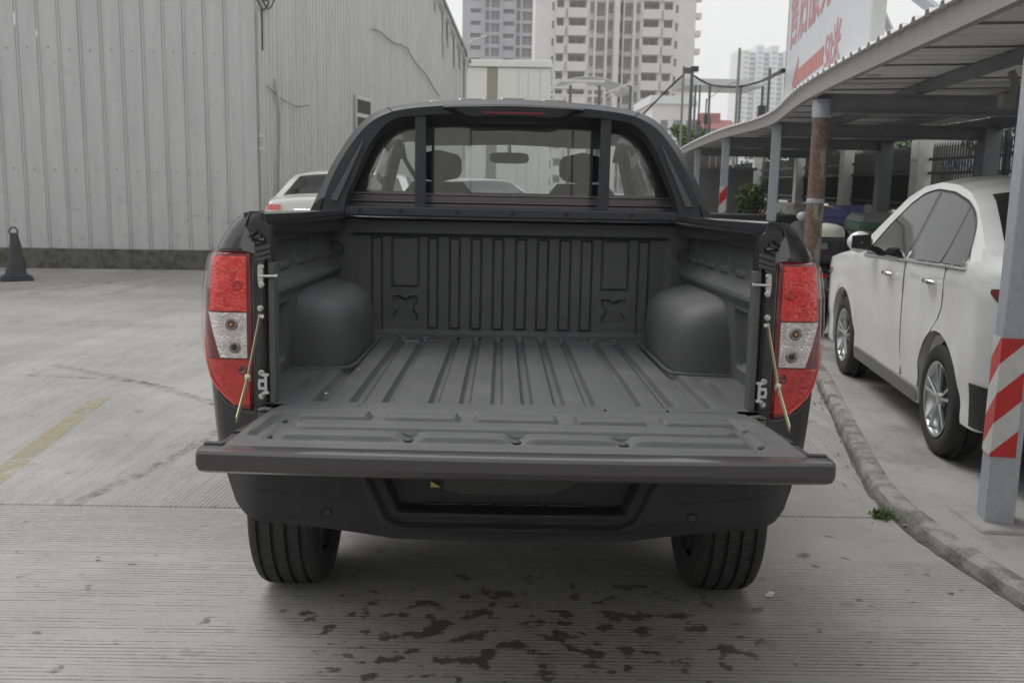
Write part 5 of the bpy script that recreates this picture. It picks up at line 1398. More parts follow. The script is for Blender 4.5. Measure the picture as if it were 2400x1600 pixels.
        # tail lamp wraps round the rear corner
        tl = spec['tail']; b = MB(); rows = []
        for i in range(13):
            t = i/12; yy = y0+.012+tl[0]*t; zb_, zt_ = tl[1](t), tl[2](t); rows.append([(s_*(W(yy, z)+.006), yy, z) for z in (zb_, (zb_+zt_)/2, zt_)])
        e0 = rows[0]; back = []
        for i in range(6):
            q = 1-.096*i*spec.get('tailin', 1); back.append([(p[0]*q, y0+.012-.10*(1-q*q)-.006, p[2]) for p in e0])
        b.loft(back[::-1]+rows, closed=False); to = b.build('tail_lamp', M[spec.get('lampm', 'redflat')], T, smooth=60)
        b = MB(); b.loft([[ (p[0]*1.004, p[1]-.003, lerp(e0[0][2], e0[2][2], f)) for p, f in ((r[1], .30),)]+[(r[1][0]*1.004, r[1][1]-.003, lerp(e0[0][2], e0[2][2], .62))] for r in back[::-1]], closed=False); b.build('clear_section', M['clear'], to)
        # head lamp
        b = MB(); rows = []
        for i in range(8):
            yy = y1-.05-.40*i/7; zt_ = min(top(yy)-.05, .80); rows.append([(s_*(W(yy, z)+.004), yy, z) for z in (zt_-.14*(1-i/9), zt_)])
        b.loft(rows, closed=False).build('head_lamp', M['clear'], T, smooth=60)
        # wheels
        for c in (0, WB):
            w_ = bpy.data.objects.new('wheel', None); COL.objects.link(w_); w_.parent = T; w_.location = (s_*(WID-.115), c, wr0/(scale*zs_)); w_.scale = (1, wr0/(.315*scale), wr0/(.315*scale*zs_))
            tyre_mb(.315, .20, 64, False).build('tyre', M['rubber'], w_, smooth=40); rim_parts(.315, .20, s_, w_)
            MB().lathe([(-s_*.02-.09,.345),(-s_*.02-.09,0),(-s_*.02+.02*s_-.07,0),(s_*.05,.345)], 24, (-s_*.05,0,0), 'x').build('wheel_well', M['dark'], w_)
    for a, c, nm, m in spec['screens']:
        b = MB(); rows = []
        for y in [a]+[y for y in ys if a < y < c]+[c]:
            zt = top(y); e = W(y, zt-.02); f_ = (e-.10)/e; rows.append([(e*q*f_, y, zt-.02+.02*(1-abs(q*f_)**6)+.035*(1-(q*f_)**2)+.007) for q in [-1+.125*i for i in range(17)]])
        b.loft(rows, closed=False).build(nm, M['carglass'], T, smooth=60)
    if spec.get('trunkbar'):
        z = spec['trunkbar']; MB().tube([(q*.46, y0-.10*(1-(q*.5)**2)-.012, z) for q in [-1+.2*i for i in range(11)]], .022, 8).build('boot_trim', M['chrome'], T, smooth=60)
    return T, W, top
sedan = dict(w=.865, wb=2.62, sill=.20,
    top=[(-.98,.78),(-.965,1.0),(-.93,1.085),(-.86,1.12),(-.70,1.135),(-.50,1.16),(-.25,1.27),(.0,1.375),(.25,1.445),(.55,1.485),(.95,1.50),(1.3,1.475),(1.6,1.40),(1.95,1.22),(2.30,1.04),(2.6,.985),(3.2,.90),(3.45,.82),(3.54,.72),(3.56,.60)],
    belt=[(-.98,1.02),(-.3,1.015),(.5,.985),(2.2,.925),(3.5,.86)],
    glass=[(-.30,1.035),(-.16,1.22),(.0,1.305),(.20,1.36),(.55,1.41),(.95,1.425),(1.25,1.41),(1.55,1.34),(1.90,1.18),(2.28,.945)],
    panes=[(-.27,.08),(.12,.80),(.87,1.96)], handles=(.20,1.18), gaps=((.83, lambda z: .0),(-.02, lambda z: -.0+.42*sstep(.85,.40,z)*1.0 if 1 else 0)), mirror=1.68,
    tail=(.27, lambda t: lerp(.80,.955,t**1.3), lambda t: lerp(1.0,.975,t)), screens=((-.45,.12,'rear_screen','g'),(1.50,2.26,'front_screen','g')))
rwp, fwp = Vector((2.49,2.62,.055)), Vector((2.79,5.0,.055))
hd = math.atan2(fwp.x-rwp.x, fwp.y-rwp.y); sc_ = (fwp-rwp).length/2.62
off = Vector((math.cos(hd), -math.sin(hd), 0))*(.865*sc_-.03)
sedan.update(zs=1.15, wheel=.322, lampm='lampsmoke', belt=[(-.98,1.06),(-.3,1.045),(.5,1.02),(2.2,.965),(3.5,.88)])
sedan['glass'] = [(-.30,1.07),(-.16,1.24),(.0,1.315),(.20,1.365),(.55,1.41),(.95,1.425),(1.20,1.40),(1.42,1.33),(1.70,1.18),(1.98,.985)]
carR, _, _ = make_car('white saloon car parked under the carport, showing its left side and alloy wheels', 'car', sedan, tuple(rwp+off), -hd, sc_, M['carwhite'])
sedan2 = dict(sedan); sedan2.update(w=.86, zs=1, tailin=.38, lampm='redpale', wheel=.34,  round=.90, top=[(-.98,.80),(-.965,1.08),(-.93,1.145),(-.86,1.17),(-.62,1.185),(-.45,1.20),(-.25,1.27),(.05,1.40),(.30,1.455),(.6,1.47),(1.0,1.475),(1.4,1.45),(1.7,1.40),(2.1,1.23),(2.48,1.06),(2.7,1.0),(3.2,.90),(3.45,.82),(3.54,.72),(3.56,.60)], trunkbar=1.055,
    tail=(.22, lambda t: .96, lambda t: lerp(1.115,1.07,t)))
q = P(603, 490, y=8.9)
make_car('cream-white saloon car parked beside the corrugated wall, mostly hidden by the pickup', 'car', sedan2, (q.x+.93, 9.95, .0), rad(3), 1.11, M['carwhite2'])
sedan3 = dict(sedan2)
make_car('white car parked far ahead, glimpsed through the pickup cab windows', 'car', sedan3, (-.4, 17.2, 0), rad(24), 1.08, M['carwhite2'])

# ================================================================== CARPORT
PX = [Vector((2.262,1.458,0)), Vector((2.91,6.35,0)), Vector((3.69,10.6,0)), Vector((3.92,14.6,0)), Vector((4.50,20,0))]
EZ = 2.385
cp = thing('carport', 'long open carport with a corrugated roof and grey fascia on steel posts', 'carport', (3,6,0))
cpo = Vector((3,6,0))
eave = [Vector((1.45,-5.0,0)), Vector((1.82,-1.6,0)), Vector((2.22,1.45,0)), Vector((2.84,6.35,0)), Vector((3.62,10.6,0)), Vector((3.86,14.6,0)), Vector((4.42,20,0)), Vector((4.9,24,0))]
def cat_rom(v, n=8):
    r_ = []
    for i in range(len(v)-1):
        p0, p1, p2, p3 = v[max(i-1,0)], v[i], v[i+1], v[min(i+2,len(v)-1)]
        for k in range(n):
            t_ = k/n; r_.append(.5*((2*p1)+(p2-p0)*t_+(2*p0-5*p1+4*p2-p3)*t_*t_+(3*p1-p0-3*p2+p3)*t_**3))
    r_.append(v[-1]); return r_
ev = cat_rom(eave, 10)
arc = [0]
for a, c in zip(ev, ev[1:]): arc.append(arc[-1]+(c-a).length)
def evat(s):
    s = max(0, min(arc[-1], s)); i = 0
    while i < len(arc)-2 and arc[i+1] < s: i += 1
    t = (s-arc[i])/(arc[i+1]-arc[i]); return ev[i].lerp(ev[i+1], t), (ev[i+1]-ev[i]).normalized()
DW = 2.95
def acr(s, w, z):
    p, t = evat(s); n = Vector((t.y, -t.x, 0)); return p+n*w+Vector((0,0,z))-cpo
zr_ = lambda w: EZ+.135+.012*w
n = int(arc[-1]/1.0)
for i in range(n):     # roof sheets, one metre wide, each with trapezoid ribs
    s0, s1 = arc[-1]*i/n, arc[-1]*(i+1)/n; b = MB(); rows = []
    prof = []
    m_ = 4; L_ = s1-s0
    for k in range(m_):
        a = s0+L_*k/m_; w = L_/m_; prof += [(a+.002,0),(a+w*.62,0),(a+w*.70,.028),(a+w*.90,.028),(a+w*.98,0)]
    for s, h in prof: rows.append([acr(s, w, zr_(w)+h) for w in (-.10,DW/2,DW)]+[acr(s, w, zr_(w)+h-.004) for w in (DW,DW/2,-.10)])
    b.loft(rows, closed=True); b.build('roof_sheet', M['roofsheet'], cp)
b = MB(); rows = []
for i in range(len(ev)*2):
    s = arc[-1]*i/(len(ev)*2-1); rows.append([acr(s,-.05,EZ), acr(s,-.06,EZ+.13), acr(s,-.01,EZ+.13), acr(s,.0,EZ)])
b.loft(rows); b.build('fascia', M['fascia'], cp)
b = MB(); rows = []
for i in range(60):
    s = arc[-1]*i/59; rows.append([acr(s,DW-.05,EZ-.02), acr(s,DW-.05,EZ+.15), acr(s,DW,EZ+.15), acr(s,DW,EZ-.02)])
b.loft(rows); b.build('rear_beam', M['beam'], cp)
for w in (.95,1.95):
    b = MB(); rows = []
    for i in range(60):
        s = arc[-1]*i/59; rows.append([acr(s,w-.04,EZ+.05), acr(s,w-.04,EZ+.135), acr(s,w+.04,EZ+.135), acr(s,w+.04,EZ+.05)])
    b.loft(rows); b.build('purlin', M['beam'], cp)
# seams under the roof, cross beams
b = MB()
for i in range(n+1):
    s = arc[-1]*i/n; p, q = acr(s, .02, EZ+.127), acr(s, DW-.05, EZ+.172); b.bar(p, q, .022, .012)
b.build('under_rib', M['grey'], cp, kind='stuff')
def s_of_y(y):
    best = min(range(len(ev)), key=lambda i: abs(ev[i].y-y)); return arc[best]
for i, p in enumerate(PX):
    s = s_of_y(p.y); a, c = acr(s, .02, EZ+.03), acr(s, DW, EZ+.01)
    b = MB().bar(a, c, .10, .012).bar(a-Vector((0,0,.17)), c-Vector((0,0,.17)), .10, .012).bar(a-Vector((0,0,.085)), c-Vector((0,0,.085)), .012, .16)
    b.build('cross_beam', M['beam'], cp)
    e, _ = evat(s); _, t = evat(s); nrm = Vector((t.y, -t.x, 0)); bp_ = e+nrm*(DW-.12)-cpo
    MB().box(bp_.x-.11, bp_.x+.11, bp_.y-.11, bp_.y+.11, 0, EZ+.02).build('rear_post', M['greypost'], cp, bevel=.01)
# front posts
def post(i, label, kind, m, rz=0):
    p = PX[i]; t = bpy.data.objects.new('post', None)
    if kind == 'round':
        o = MB().lathe([(.055,.0),(.055,.078),(2.37,.078),(2.372,0)], 28, (0,0,0), 'z').build('post', m, cp, smooth=40, loc=tuple(p-cpo))
        MB().lathe([(2.20,.079),(2.205,.086),(2.36,.086),(2.37,.079)], 28, (0,0,0), 'z').build('collar', M['post'], o, smooth=40)
        for z in (1.42,): MB().lathe([(z,.0785),(z+.005,.083),(z+.035,.083),(z+.04,.0785)], 28, (0,0,0), 'z').build('band', M['post'], o, smooth=40)
    else:
        o = MB().box(-.064,.064,-.064,.064,.04,2.40).build('post', m, cp, bevel=.006, loc=tuple(p-cpo), rot=(0,0,rz))
    o['label'] = label; return o
M_ = M
p0 = post(0, 'square galvanised post nearest the camera with rust patches', 'sq', M['post'], rad(-11))
# plates wrapped round two faces of the near post, diagonal red and white
def wrap_plate(o, z0, z1, hw, nstripe, wl_, wr, slope=1.0, ph=0):
    f = hw+.0045
    # unfolded strip: u from -wl_ (left face, running back) through 0 (corner) to wr (front face)
    def fold(u, z):
        return Vector((-f, -f-u, z)) if u < 0 else Vector((-f+u, -f, z))
    per = (z1-z0)/nstripe
    def clip(poly, inside, cut):
        out_ = []
        for i in range(len(poly)):
            a, c = poly[i], poly[(i+1) % len(poly)]; ia, ic = inside(a), inside(c)
            if ia: out_.append(a)
            if ia != ic: out_.append(cut(a, c))
        return out_
    for k in range(-3, nstripe+3):
        zc0 = z0+per*(k+ph); m = M['tapered'] if k % 2 else M['tapewhite']
        poly0 = [(-wl_, zc0-wl_*slope), (wr, zc0+wr*slope), (wr, zc0+per+wr*slope), (-wl_, zc0+per-wl_*slope)]
        for side in (0, 1):
            poly = poly0
            cutu = lambda a, c, u: (u, a[1]+(c[1]-a[1])*(u-a[0])/(c[0]-a[0]))
            cutz = lambda a, c, z: (a[0]+(c[0]-a[0])*(z-a[1])/(c[1]-a[1]), z)
            poly = clip(poly, (lambda p: p[0] <= 0) if side == 0 else (lambda p: p[0] >= 0), lambda a, c: cutu(a, c, 0))
            if len(poly) > 2: poly = clip(poly, lambda p: p[1] >= z0, lambda a, c: cutz(a, c, z0))
            if len(poly) > 2: poly = clip(poly, lambda p: p[1] <= z1-(0 if side else 0), lambda a, c: cutz(a, c, z1))
            if len(poly) > 2:
                v = [fold(u if side else min(u, -1e-5), z) for u, z in poly]; d = Vector((-.0015,0,0)) if side == 0 else Vector((0,-.0015,0))
                MB().prism(v, d).build('warning_stripe', m, o)
wrap_plate(p0, .385, .925, .064, 4, .125, .105, 1.0, .15)
post(1, 'round rusty brown pipe post', 'round', M['postrust'])
p2 = post(2, 'second square grey post', 'sq', M['post'], rad(-15)); p3 = post(3, 'third square grey post with a red stripe', 'sq', M['post'], rad(-10)); post(4, 'farthest square grey post', 'sq', M['post'], rad(-8))
wrap_plate(p3, .9, 1.55, .064, 3, .1, .12, 1.2, .4); wrap_plate(p2, .3, .80, .064, 4, .1, .12, 1.0, .3)
MB().hexa([(2.262-.15-3,1.455-.17-6,.0),(2.262+.27-3,1.455-.20-6,.0),(2.262+.27-3,1.455+.2-6,.0),(2.262-.15-3,1.455+.2-6,.0),(2.262-.13-3,1.455-.15-6,.075),(2.262+.27-3,1.455-.18-6,.075),(2.262+.27-3,1.455+.2-6,.075),(2.262-.13-3,1.455+.2-6,.075)]).build('post_footing', M['yard'], cp, bevel=.015)
# junction box with a hanging wire under the roof
q = P(2360, 238, y=4.6); jb = MB().box(-.05,.05,-.04,.04,-.05,.05).tube([(.03,0,.05),(.05,0,.14),(.01,0,.22)], .03, 8).build('junction_box', M['polelight'], None, loc=tuple(q), smooth=40)
jb['label'] = 'small pale junction box hung under the carport roof'; jb['category'] = 'junction box'
wr_ = MB().tube([p0.location+cpo+Vector((-.07,-.02,.97)), p0.location+cpo+Vector((.05,-.09,.99)), p0.location+cpo+Vector((.12,-.08,.93)), p0.location+cpo+Vector((.13,-.06,.7)), p0.location+cpo+Vector((.10,-.07,.5))], .0035, 6).build('loose_wire', M['pole'], smooth=60)
wr_['label'] = 'thin loose wire tied round the striped warning plate'; wr_['category'] = 'wire'

# ================================================================== BILLBOARD ON THE CARPORT ROOF
A10 = rad(10); B0 = Vector((3.94, 10.7, 0)); bd = Vector((math.sin(A10), math.cos(A10), 0)); bn = Vector((-bd.y, bd.x, 0))
bn = bn if bn.x < 0 else -bn
bb = thing('billboard', 'white billboard with red Chinese lettering and an arrow above the carport roof', 'billboard', tuple(B0))
def bpnt(s, z, o=0): return bd*s+bn*o+Vector((0,0,z))
def bslab(s0, s1, z0, z1, o0, o1):
    v = []
    for z in (z0, z1): v += [bpnt(s0,z,o0), bpnt(s1,z,o0), bpnt(s1,z,o1), bpnt(s0,z,o1)]
    return v
MB().hexa(bslab(-5.12, 1.42, 2.56, 5.2, -.04, 0)).build('sheet', M['signwhite'], bb)
MB().hexa(bslab(-5.20, -5.125, 2.5, 5.25, -.10, .01)).build('frame', M['pvc'], bb)
MB().hexa(bslab(1.425, 1.48, 2.5, 5.25, -.10, .01)).build('frame', M['pvc'], bb)
arrow = [(.46,3.0),(-.12,3.30),(-.14,3.125),(-2.44,3.122),(-2.44,2.927),(-.12,2.93),(-.06,2.73)]
MB().prism([bpnt(s, z, .002) for s, z in arrow], bn*.004).build('arrow', M['signred'], bb)
def lettering(txt, s_left, z0, size, m, offset, xs=1):
    cu = bpy.data.curves.new('txt', 'FONT'); cu.body = txt; cu.size = size; cu.extrude = .002; cu.offset = offset; cu.resolution_u = 4
    o = bpy.data.objects.new('lettering', cu); COL.objects.link(o); bpy.context.view_layer.update()
    me = bpy.data.meshes.new_from_object(o.evaluated_get(bpy.context.evaluated_depsgraph_get())); bpy.data.objects.remove(o)
    o = bpy.data.objects.new('lettering', me); COL.objects.link(o); me.materials.clear(); me.materials.append(m); o.parent = bb
    X_ = -bd; Z_ = Vector((0,0,1)); N_ = bn
    o.matrix_local = Matrix.Translation(bpnt(s_left, z0, .004)) @ Matrix((X_*xs, Z_, N_)).transposed().to_4x4(); return o
SIGN_OK = True
for i, ch in enumerate('\u552e\u540e\u670d\u52a1'):
    lettering(ch, 1.16-1.02*i, 3.62-.0*i, 1.0, M['signmaroon'], .014)
lettering('50\u7c73', -2.52, 2.85, .50, M['signmaroon'], .008, 1.05)
for (s, z0, s1, z1) in ((-5.16,5.0,-6.2,2.62),(-5.16,3.35,-6.35,2.60),(-1.5,5.0,-2.2,2.6),(1.3,5.0,.6,2.6)):
    MB().bar(bpnt(s, z0, -.06), bpnt(s1, z1, -1.1 if s > -3 else -.55), .07, .07).build('brace', M['post'], bb)
MB().tube([bpnt(-5.2,3.95,-.1), bpnt(-5.6,4.25,-.3), bpnt(-6.2,4.6,-.6)], .02, 6).build('brace_cable', M['pole'], bb)

# ================================================================== FENCE, PILLARS AND WALL BEHIND THE CARPORT
FL = [Vector((6.55,2.6,0)), Vector((6.9,8.0,0)), Vector((7.2,13.9,0)), Vector((7.56,18.5,0)), Vector((8.0,23.3,0)), Vector((8.15,28.3,0)), Vector((8.4,34,0))]
b = MB(); rows = []
for p in FL: rows.append([p+Vector((-.12,0,0)), p+Vector((-.12,0,1.12)), p+Vector((.3,0,1.12)), p+Vector((.3,0,0))])
b.loft(rows, closed=False); rw_ = b.build('retaining_wall', M['retain']); rw_['label'] = 'low grey retaining wall carrying the black fence behind the bins'; rw_['category'] = 'wall'
ordn = ['nearest, hidden behind the white saloon', 'nearest visible', 'second visible', 'third visible', 'fourth visible', 'farthest']
for i, p in enumerate(FL[1:6]):
    lab = ['white fence pillar hidden behind the near end of the carport', 'white fence pillar right of the grey rear carport post, with a wide head', 'white fence pillar between the two dark fence panels behind the bins', 'white fence pillar just left of the grey rear post, seen past the rusty pipe', 'small white fence pillar behind the bush with a dark cap'][i]
    t = thing('fence_pillar', lab, 'pillar', (p.x, p.y, 1.12), rz=rad(-5), group='white fence pillars')
    H = [1.40,1.36,1.33,1.36,1.40][i]
    MB().box(-.19,.19,-.19,.19,0,H).build('shaft', M['pillar'], t, bevel=.01)
    if i == 1: MB().box(-.20,.62,-.18,.18,H-.42,H+.10).build('head', M['pillar'], t, bevel=.01)
    else:
        MB().box(-.25,.25,-.25,.25,H,H+.07).build('cap_slab', M['cap' if i > 2 else 'pillar'], t, bevel=.01)
        if i > 2: MB().hexa([(-.24,-.24,H+.07),(.24,-.24,H+.07),(.24,.24,H+.07),(-.24,.24,H+.07),(-.13,-.13,H+.25),(.13,-.13,H+.25),(.13,.13,H+.25),(-.13,.13,H+.25)]).build('cap', M['cap'], t)
pk = None
fl = ['fence panel nearest, behind the white saloon roof', 'fence panel above the green bin', 'fence panel behind the rusty pipe', 'fence panel behind the bush', 'far fence panel past the bush']
for j, (a, c) in enumerate(zip(FL[1:], FL[2:])):
    pass
for j, (a, c) in enumerate(zip(FL[0:6], FL[1:7])):
    lab = ['black picket fence panel at the near end beyond the white saloon boot', 'black picket fence panel above the white saloon roof', 'black picket fence panel behind the green bin', 'black picket fence panel behind the rusty pipe post', 'black picket fence panel behind the bush', 'black picket fence panel farthest down the line'][j]
    t = thing('picket_fence', lab, 'fence', (a.x, a.y, 1.12), group='black picket fence panels'); d = (c-a); L_ = d.length; d.normalize()
    for z in (.20,.72,.95): MB().bar(d*.15+Vector((0,0,z)), d*(L_-.15)+Vector((0,0,z)), .035, .045).build('rail', M['fence'], t)
    nn = int((L_-.4)/.105)
    MB().box(-.03,.03,-.03,.03,.0,1.30).build('post', M['fence'], t, loc=tuple(d*L_*.5))
    if 1 <= j <= 2:
        for k in range(nn):
            loc = d*(.2+.105*k)
            if pk is None:
                b = MB().box(-.013,.013,-.013,.013,.12,1.14); b.add([(-.013,-.013,1.14),(.013,-.013,1.14),(.013,.013,1.14),(-.013,.013,1.14),(0,0,1.24)], [(0,1,4),(1,2,4),(2,3,4),(3,0,4)])
                pk = b.build('picket', M['fence'], t, loc=tuple(loc))
            else: rep(pk, 'picket', t, loc)
    else:
        b = MB()
        for k in range(nn):
            q = d*(.2+.105*k); b.box(q.x-.010,q.x+.010,q.y-.010,q.y+.010,.12,1.2)
        b.build('picket', M['fence'], t, kind='stuff')
    # dark mesh sheeting tied behind the panels further along
    if j >= 2: MB().bar(d*.2+Vector((.04,0,.42)), d*(L_-.2)+Vector((.04,0,.42)), .01, .72).build('screen_sheet', M['fence'], t)
# razor wire coils on the near fence
b = MB(); pts = []
a, c = FL[1], FL[2]; d = (c-a).normalized()
for k in range(240):
    s = .3+k*.0125; an_ = k*.42; pts.append(a+d*(1.2+s)+Vector((.02+.20*math.cos(an_)*.5, .12*math.cos(an_), 2.42+.20*math.sin(an_))))
b.tube(pts, .010, 5); o = b.build('razor_wire', M['pole'], smooth=60); o['label'] = 'coils of grey razor wire on top of the near fence'; o['category'] = 'razor wire'

def box_thing(name, label, cat, loc, rz, parts, group=None):
    t = thing(name, label, cat, loc, rz, group)
    for nm, b, m, kw in parts: b.build(nm, m, t, **kw)
    return t
# shed at the far end
q = P(1672, 420, y=22.0)
box_thing('shed', 'dark grey flat shed behind the far carport posts', 'shed', (q.x-.55, 22.0, 0), rad(-4), [
    ('wall', MB().box(-1.2,1.55,0,2.4,0,1.95), M['grey'], {}), ('roof_edge', MB().box(-1.3,1.62,-.08,2.5,1.95,2.02), M['beam'], {})])
bx = None
bf = thing('board_fence', 'row of weathered boards above the grey shed', 'fence', (q.x-1.9, 24.6, 0))
for k in range(16):
    if bx is None: bx = MB().box(0,.165,0,.03,1.2,2.45).build('board', M['wood'], bf)
    else: rep(bx, 'board', bf, (k*.18, 0, random.uniform(-.06,.04)))
# black trough with plants, bins
q = P(1790, 505, y=12.6)
box_thing('planter', 'long black planter trough under the bush', 'planter', (q.x-.45, 12.5, .05), rad(-7), [('trough', MB().hexa([(-.85,-.3,0),(.85,-.3,0),(.85,.3,0),(-.85,.3,0),(-.95,-.35,1.08),(.95,-.35,1.08),(.95,.35,1.08),(-.95,.35,1.08)]), M['dark'], dict(bevel=.02))])
def wheelie(label, loc, rz, w, dpt, h, m, lid=None, open_=False):
    t = thing('wheelie_bin', label, 'bin', loc, rz)
    MB().hexa([(-w*.42,-dpt*.38,.06),(w*.42,-dpt*.38,.06),(w*.42,dpt*.4,.06),(-w*.42,dpt*.4,.06),(-w*.5,-dpt*.5,h),(w*.5,-dpt*.5,h),(w*.5,dpt*.5,h),(-w*.5,dpt*.5,h)]).build('body', m, t, bevel=.03)
    b = MB(); b.box(-w*.53,w*.53,-dpt*.54,-dpt*.47,h-.07,h+.01); b.box(-w*.53,w*.53,dpt*.47,dpt*.54,h-.07,h+.01); b.box(-w*.53,-w*.48,-dpt*.5,dpt*.5,h-.07,h+.01); b.box(w*.48,w*.53,-dpt*.5,dpt*.5,h-.07,h+.01); b.build('rim', m, t, bevel=.01)
    for x in (-w*.3, 0, w*.3): MB().box(x-.015,x+.015,-dpt*.5-.004,-dpt*.42,.25,h-.1).build('rib', m, t)
    if lid: MB().hexa([(-w*.53,-dpt*.55,h+.012),(w*.53,-dpt*.55,h+.012),(w*.53,dpt*.55,h+.012),(-w*.53,dpt*.55,h+.012),(-w*.45,-dpt*.45,h+.08),(w*.45,-dpt*.45,h+.08),(w*.45,dpt*.48,h+.11),(-w*.45,dpt*.48,h+.11)]).build('lid', lid, t, bevel=.02)
    for s_ in (-1,1): MB().lathe([(s_*w*.40,0),(s_*w*.40,.1),(s_*w*.46,.1),(s_*w*.46,0)], 20, (0,dpt*.38,.1), 'x').build('caster', M['rubber'], t)
    return t
q = P(1935, 520, y=10.6); wheelie('blue wheelie bin behind the rusty pipe post', (q.x, 10.6, .055), rad(-8), .56, .6, 1.10, M['blue'], M['blue'])
q = P(2085, 545, y=9.0); wheelie('large green wheelie bin between the scooter and the white saloon', (q.x, 9.0, .055), rad(-10), .86, .95, 1.10, M['green'], M['grey'])
q = P(2010, 505, y=10.4); wheelie('blue bin with its lid just showing behind the green bin', (q.x+.1, 10.9, .055), rad(-5), .45, .5, 1.16, M['blue'], M['blue'])
# scooter
q = P(1934, 556, y=7.0)
sc = thing('motor_scooter', 'black motor scooter with a cream-lidded top box beside the rusty pipe', 'scooter', (q.x, 7.0, .055), rad(-25))
zq = q.z-.055
b = MB(); rows = []
for k in range(11):
    t = k/10; z = zq+.01+.135*t; w = .185*math.sqrt(max(.0, 1-t**3.2))+.002; rows.append([(w*math.copysign(abs(math.cos(a))**.6, math.cos(a)), w*.85*math.copysign(abs(math.sin(a))**.6, math.sin(a)), z) for a in [j*2*math.pi/20 for j in range(20)]])
b.loft(rows, caps=True).build('top_box_lid', M['scootcream'], sc, smooth=60)
MB().hexa([(-.155,-.14,zq-.26),(.155,-.14,zq-.26),(.155,.16,zq-.26),(-.155,.16,zq-.26),(-.185,-.165,zq+.005),(.185,-.165,zq+.005),(.185,.165,zq+.005),(-.185,.165,zq+.005)]).build('top_box', M['plastic'], sc, bevel=.03)
MB().box(-.05,.05,-.178,-.150,zq-.11,zq-.05).build('badge', M['grey'], sc)
b = MB(); 
for s_ in (-1,1): b.tube([(s_*.10,-.1,zq-.29),(s_*.12,.25,zq-.30),(s_*.10,.5,zq-.36)], .012, 6)
b.tube([(.0,-.22,zq-.30),(-.1,-.2,zq-.42),(-.05,.1,zq-.62)], .011, 6); b.tube([(.18,-.2,zq-.33),(.30,.1,zq-.48),(.26,.4,zq-.6)], .012, 6)
b.build('rack', M['steel'], sc, smooth=60)
b = MB(); rows = []
for (y, z, w, h) in ((-.15,.66,.08,.06),(.05,.70,.14,.10),(.35,.68,.15,.14),(.6,.66,.13,.16),(.75,.55,.12,.12),(.95,.42,.17,.05),(1.15,.45,.16,.05),(1.22,.70,.19,.2),(1.30,.95,.12,.12)):
    rows.append([(w*math.cos(a), y, z+h*math.sin(a)) for a in [j*2*math.pi/14 for j in range(14)]])
b.loft(rows, caps=True).build('body', M['gloss'], sc, smooth=60)
b = MB().tube([(-.36,1.18,1.02),(-.1,1.25,1.06),(.1,1.25,1.06),(.36,1.18,1.02)], .02, 8); b.build('handlebar', M['pole'], sc, smooth=60)
for s_ in (-1,1):
    mo = MB().tube([(s_*.24,1.22,1.05),(s_*.30,1.20,1.25)], .008, 6); mo.build('mirror_stem', M['pole'], sc)
    MB().lathe([(-.012,0),(-.012,.05),(.012,.045),(.012,0)], 16, (s_*.30,1.20,1.29), 'y').build('mirror', M['grey'], sc)
for y in (.05, 1.38):
    w_ = MB().lathe([(-.05,.14),(-.055,.20),(-.03,.245),(.03,.245),(.055,.20),(.05,.14)], 32, (0,y,.245), 'x').build('wheel', M['rubber'], sc, smooth=50)
    MB().lathe([(-.03,0),(-.035,.13),(.035,.13),(.03,0)], 24, (0,y,.245), 'x').build('rim', M['rimdark'], w_, smooth=50)
MB().box(-.07,.07,-.24,-.20,.62,.66).build('tail_lamp', M['redflat'], sc, bevel=.01)
# a second scooter: only its silver mirror shell shows left of the pipe
q = P(1876, 512, y=8.9)
s2 = thing('motor_scooter', 'grey scooter hidden behind the pickup corner, only its mirror and screen showing', 'scooter', (q.x, 8.9, .055), rad(-15)); zq2 = q.z
b = MB(); rows = []
for k in range(8):
    t = k/7; rows.append([(.02+.13*(t-.5)+(.075*math.sin(math.pi*min(.99,max(.01,t))))*0+.0*a, .05*math.cos(a)*math.sin(math.pi*min(.98,max(.02,t)))**.5, zq2-.03+.055*math.sin(a)*math.sin(math.pi*min(.98,max(.02,t)))**.5) for a in [j*2*math.pi/12 for j in range(12)]])
b.loft(rows, caps=True).build('mirror', M['trans'], s2, smooth=60)
b = MB(); rows = []
for (y, z, w, h) in ((-.9,.62,.08,.06),(-.5,.75,.14,.10),(-.2,.68,.15,.14),(.0,.42,.17,.05),(.15,.62,.19,.2),(.2,.95,.14,.16)):
    rows.append([(w*math.cos(a), y, z+h*math.sin(a)) for a in [j*2*math.pi/14 for j in range(14)]])
b.loft(rows, caps=True).build('body', M['grey'], s2, smooth=60)
MB().tube([(.02,.15,1.0),(.02,.02,zq2-.06)], .008, 6).build('mirror_stem', M['pole'], s2)
for y in (-.85,.45): MB().lathe([(-.05,.14),(-.055,.20),(-.03,.245),(.03,.245),(.055,.20),(.05,.14)], 24, (0,y,.245), 'x').build('wheel', M['rubber'], s2, smooth=50)
q = P(1915, 522, y=9.8); o = MB().tube([(0,0,-.30),(0,0,-.1),(0,0,.05),(0,0,.14)], [.20,.22,.19,.06], 16).build('rubbish_sack', M['dark'], smooth=60, loc=(q.x, 9.8, q.z)); o['label'] = 'black sack standing in front of the blue bin'; o['category'] = 'sack'
o.location.z = .36; o.scale = (1,1,3.0)

